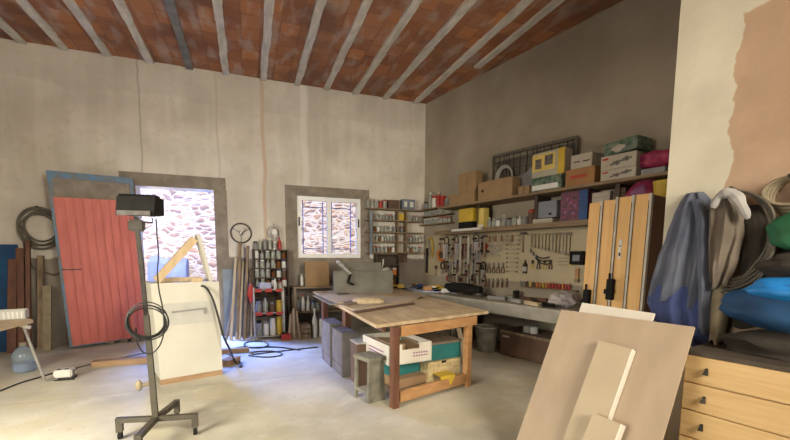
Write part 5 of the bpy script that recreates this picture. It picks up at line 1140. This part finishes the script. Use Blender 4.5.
# ------------------------------------------------------------------ left edge
Pt = fl(25, 328, .0)
TY = 5.15
c1 = bY(33, 319, TY); zT = c1.z
o = thing('trestle_table', 'wooden topped folding table at the left edge of the room', 'table', (c1.x-.3, TY, 0))
b = MB(); q = [fl(33, 319.5, zT), fl(-14, 331, zT), fl(-60, 322, zT), fl(-25, 313, zT), fl(22, 317, zT)]; b.prism([(p.x, p.y) for p in q], zT-.035, zT); b.build('tabletop', 'tablewood', o, world=True)
lt, lb = bY(23, 325, TY), fl(45, 382, 0); b = MB(); b.tube([lt, (lt+lb)/2, lb+Vector((0, 0, .02)), lb+Vector((.06, .0, .02)), lb+Vector((.16, .05, .02)), lb+Vector((.16, .05, .12))], .014, 8); b.build('leg', 'steel', o, world=True, smooth=True)
lt2 = lt+Vector((-.7, -.3, 0)); b = MB(); b.tube([lt2, lt2+Vector((.12, -.1, -zT+.035))], .014, 8); b.build('leg', 'steel', o, world=True)
b = MB(); b.bar(lt+Vector((-.02, 0, .0)), lt+Vector((.06, 0, -.03)), .03, .03); b.build('hinge', 'white', o, world=True)
o = thing('clear_tray', 'clear plastic tray with ribbed side on the left table', 'tray', (c1.x-.42, TY-.06, zT+.001), .25)
b = MB(); b.box(0, .36, 0, .2, 0, .008); b.box(0, .36, 0, .008, 0, .09); b.box(0, .36, .192, .2, 0, .09); b.box(.352, .36, 0, .2, 0, .09); b.box(0, .008, 0, .2, 0, .09); b.build('tray', 'smear', o)
b = MB()
for i in range(10): b.box(.02+i*.034, .03+i*.034, -.004, 0, .01, .08)
b.build('ribs', 'white', o)
P = fl(20, 374); o = thing('water_jug', 'large round blue plastic water jug on floor under the table', 'jug', (P.x, P.y+.12, 0))
MB().lathe([(.10, 0), (.125, .02), (.13, .10), (.122, .13), (.13, .16), (.125, .24), (.08, .31), (.035, .34), (.032, .36)], seg=24).build('body', 'blueglass', o, smooth=True)
MB().lathe([(.04, .355), (.04, .39), (.03, .395)], seg=16).build('cap', 'tan', o, smooth=True)
b = MB(); b.lathe([(.10, .005), (.118, .02), (.118, .13)], seg=20); b.build('water', 'clothb', o, smooth=True)
for c_ in o.children: c_.scale = (.88, .88, .9)
P = fl(52, 382); o = thing('power_box', 'white socket block with black inlets standing on the floor', 'socket', (P.x, P.y+.03, 0), -.05)
MB().box(0, .17, 0, .13, .03, .115, bev=.012).build('body', 'white', o)
b = MB(); b.box(.02, .06, .03, .07, .114, .118); b.box(.09, .13, .03, .07, .114, .118); b.build('outlet', 'black', o)
b = MB(); b.tube([(.02, -.01, .008), (.2, -.01, .008), (.2, -.01, .11), (.2, .14, .11)], .007); b.box(-.005, .175, .01, .12, 0, .03); b.build('stand_wire', 'dkmetal', o)
# hose coil on the back wall at left
c = bY(39, 226, 7.3); o = thing('hose_coil', 'coil of dark cable hung on back wall left of the red door', 'hose', (c.x, 7.38, c.z))
for k_ in range(5):
    b = MB(); r = .22+.018*k_; b.tube([(r*.9*cos(t*2*pi/36)+.02*sin(k_*2), -.02-.018*k_, r*sin(t*2*pi/36)-.04*(k_ % 3)) for t in range(36)], .013, 6, True); b.build('loop', 'hose', o, smooth=True)
b = MB(); b.tube([(-.22, -.05, 0), (-.2, -.05, -.4), (-.12, -.05, -.62), (.1, -.05, -.72), (.3, -.05, -.66)], .012, 6); b.build('tail', 'hose', o, smooth=True)
b = MB(); b.cyl((0, .02, .27), (0, -.12, .28), .012); b.build('hook', 'dkmetal', o)
# boards leaning in the left corner
lb_ = [(-3.26, 1.55, .22, .03, 'deepblue', 'dark blue board leaning in the left corner'), (-3.10, 1.50, .09, .04, 'redwood', 'red brown plank leaning beside the blue board'),
       (-2.99, 1.62, .05, .04, 'redwood', 'thin red brown batten leaning in the left corner'), (-2.90, 1.40, .07, .05, 'oldwood', 'grey wooden post leaning right of the thin batten'), (-2.80, .95, .10, .03, 'tan', 'short pale post leaning nearest the red door'), (-3.18, 1.35, .10, .03, 'redwood', 'short red brown plank leaning below the blue board')]
for i, (x, h, wd, t, mt, lab) in enumerate(lb_):
    b = MB(); b.box(-wd/2, wd/2, 0, t, 0, h, Matrix.Rotation(-.14-.01*i, 4, 'X')); tag(b.build('leaning_board', mt, None, loc=(x, 7.10-.06*(i % 3), 0.0)), lab, 'board', 'boards leaning in the left corner')
for i, (x, y) in enumerate(((-2.12, 7.22), (-1.95, 7.26), (-1.80, 7.27))):
    cbox('kindling_block', 'small wooden block under the red door, %s from the left' % ORD[i], x, y, 0, .11, .08, .06, 'oldwood', 'block', 'blocks behind the red door')
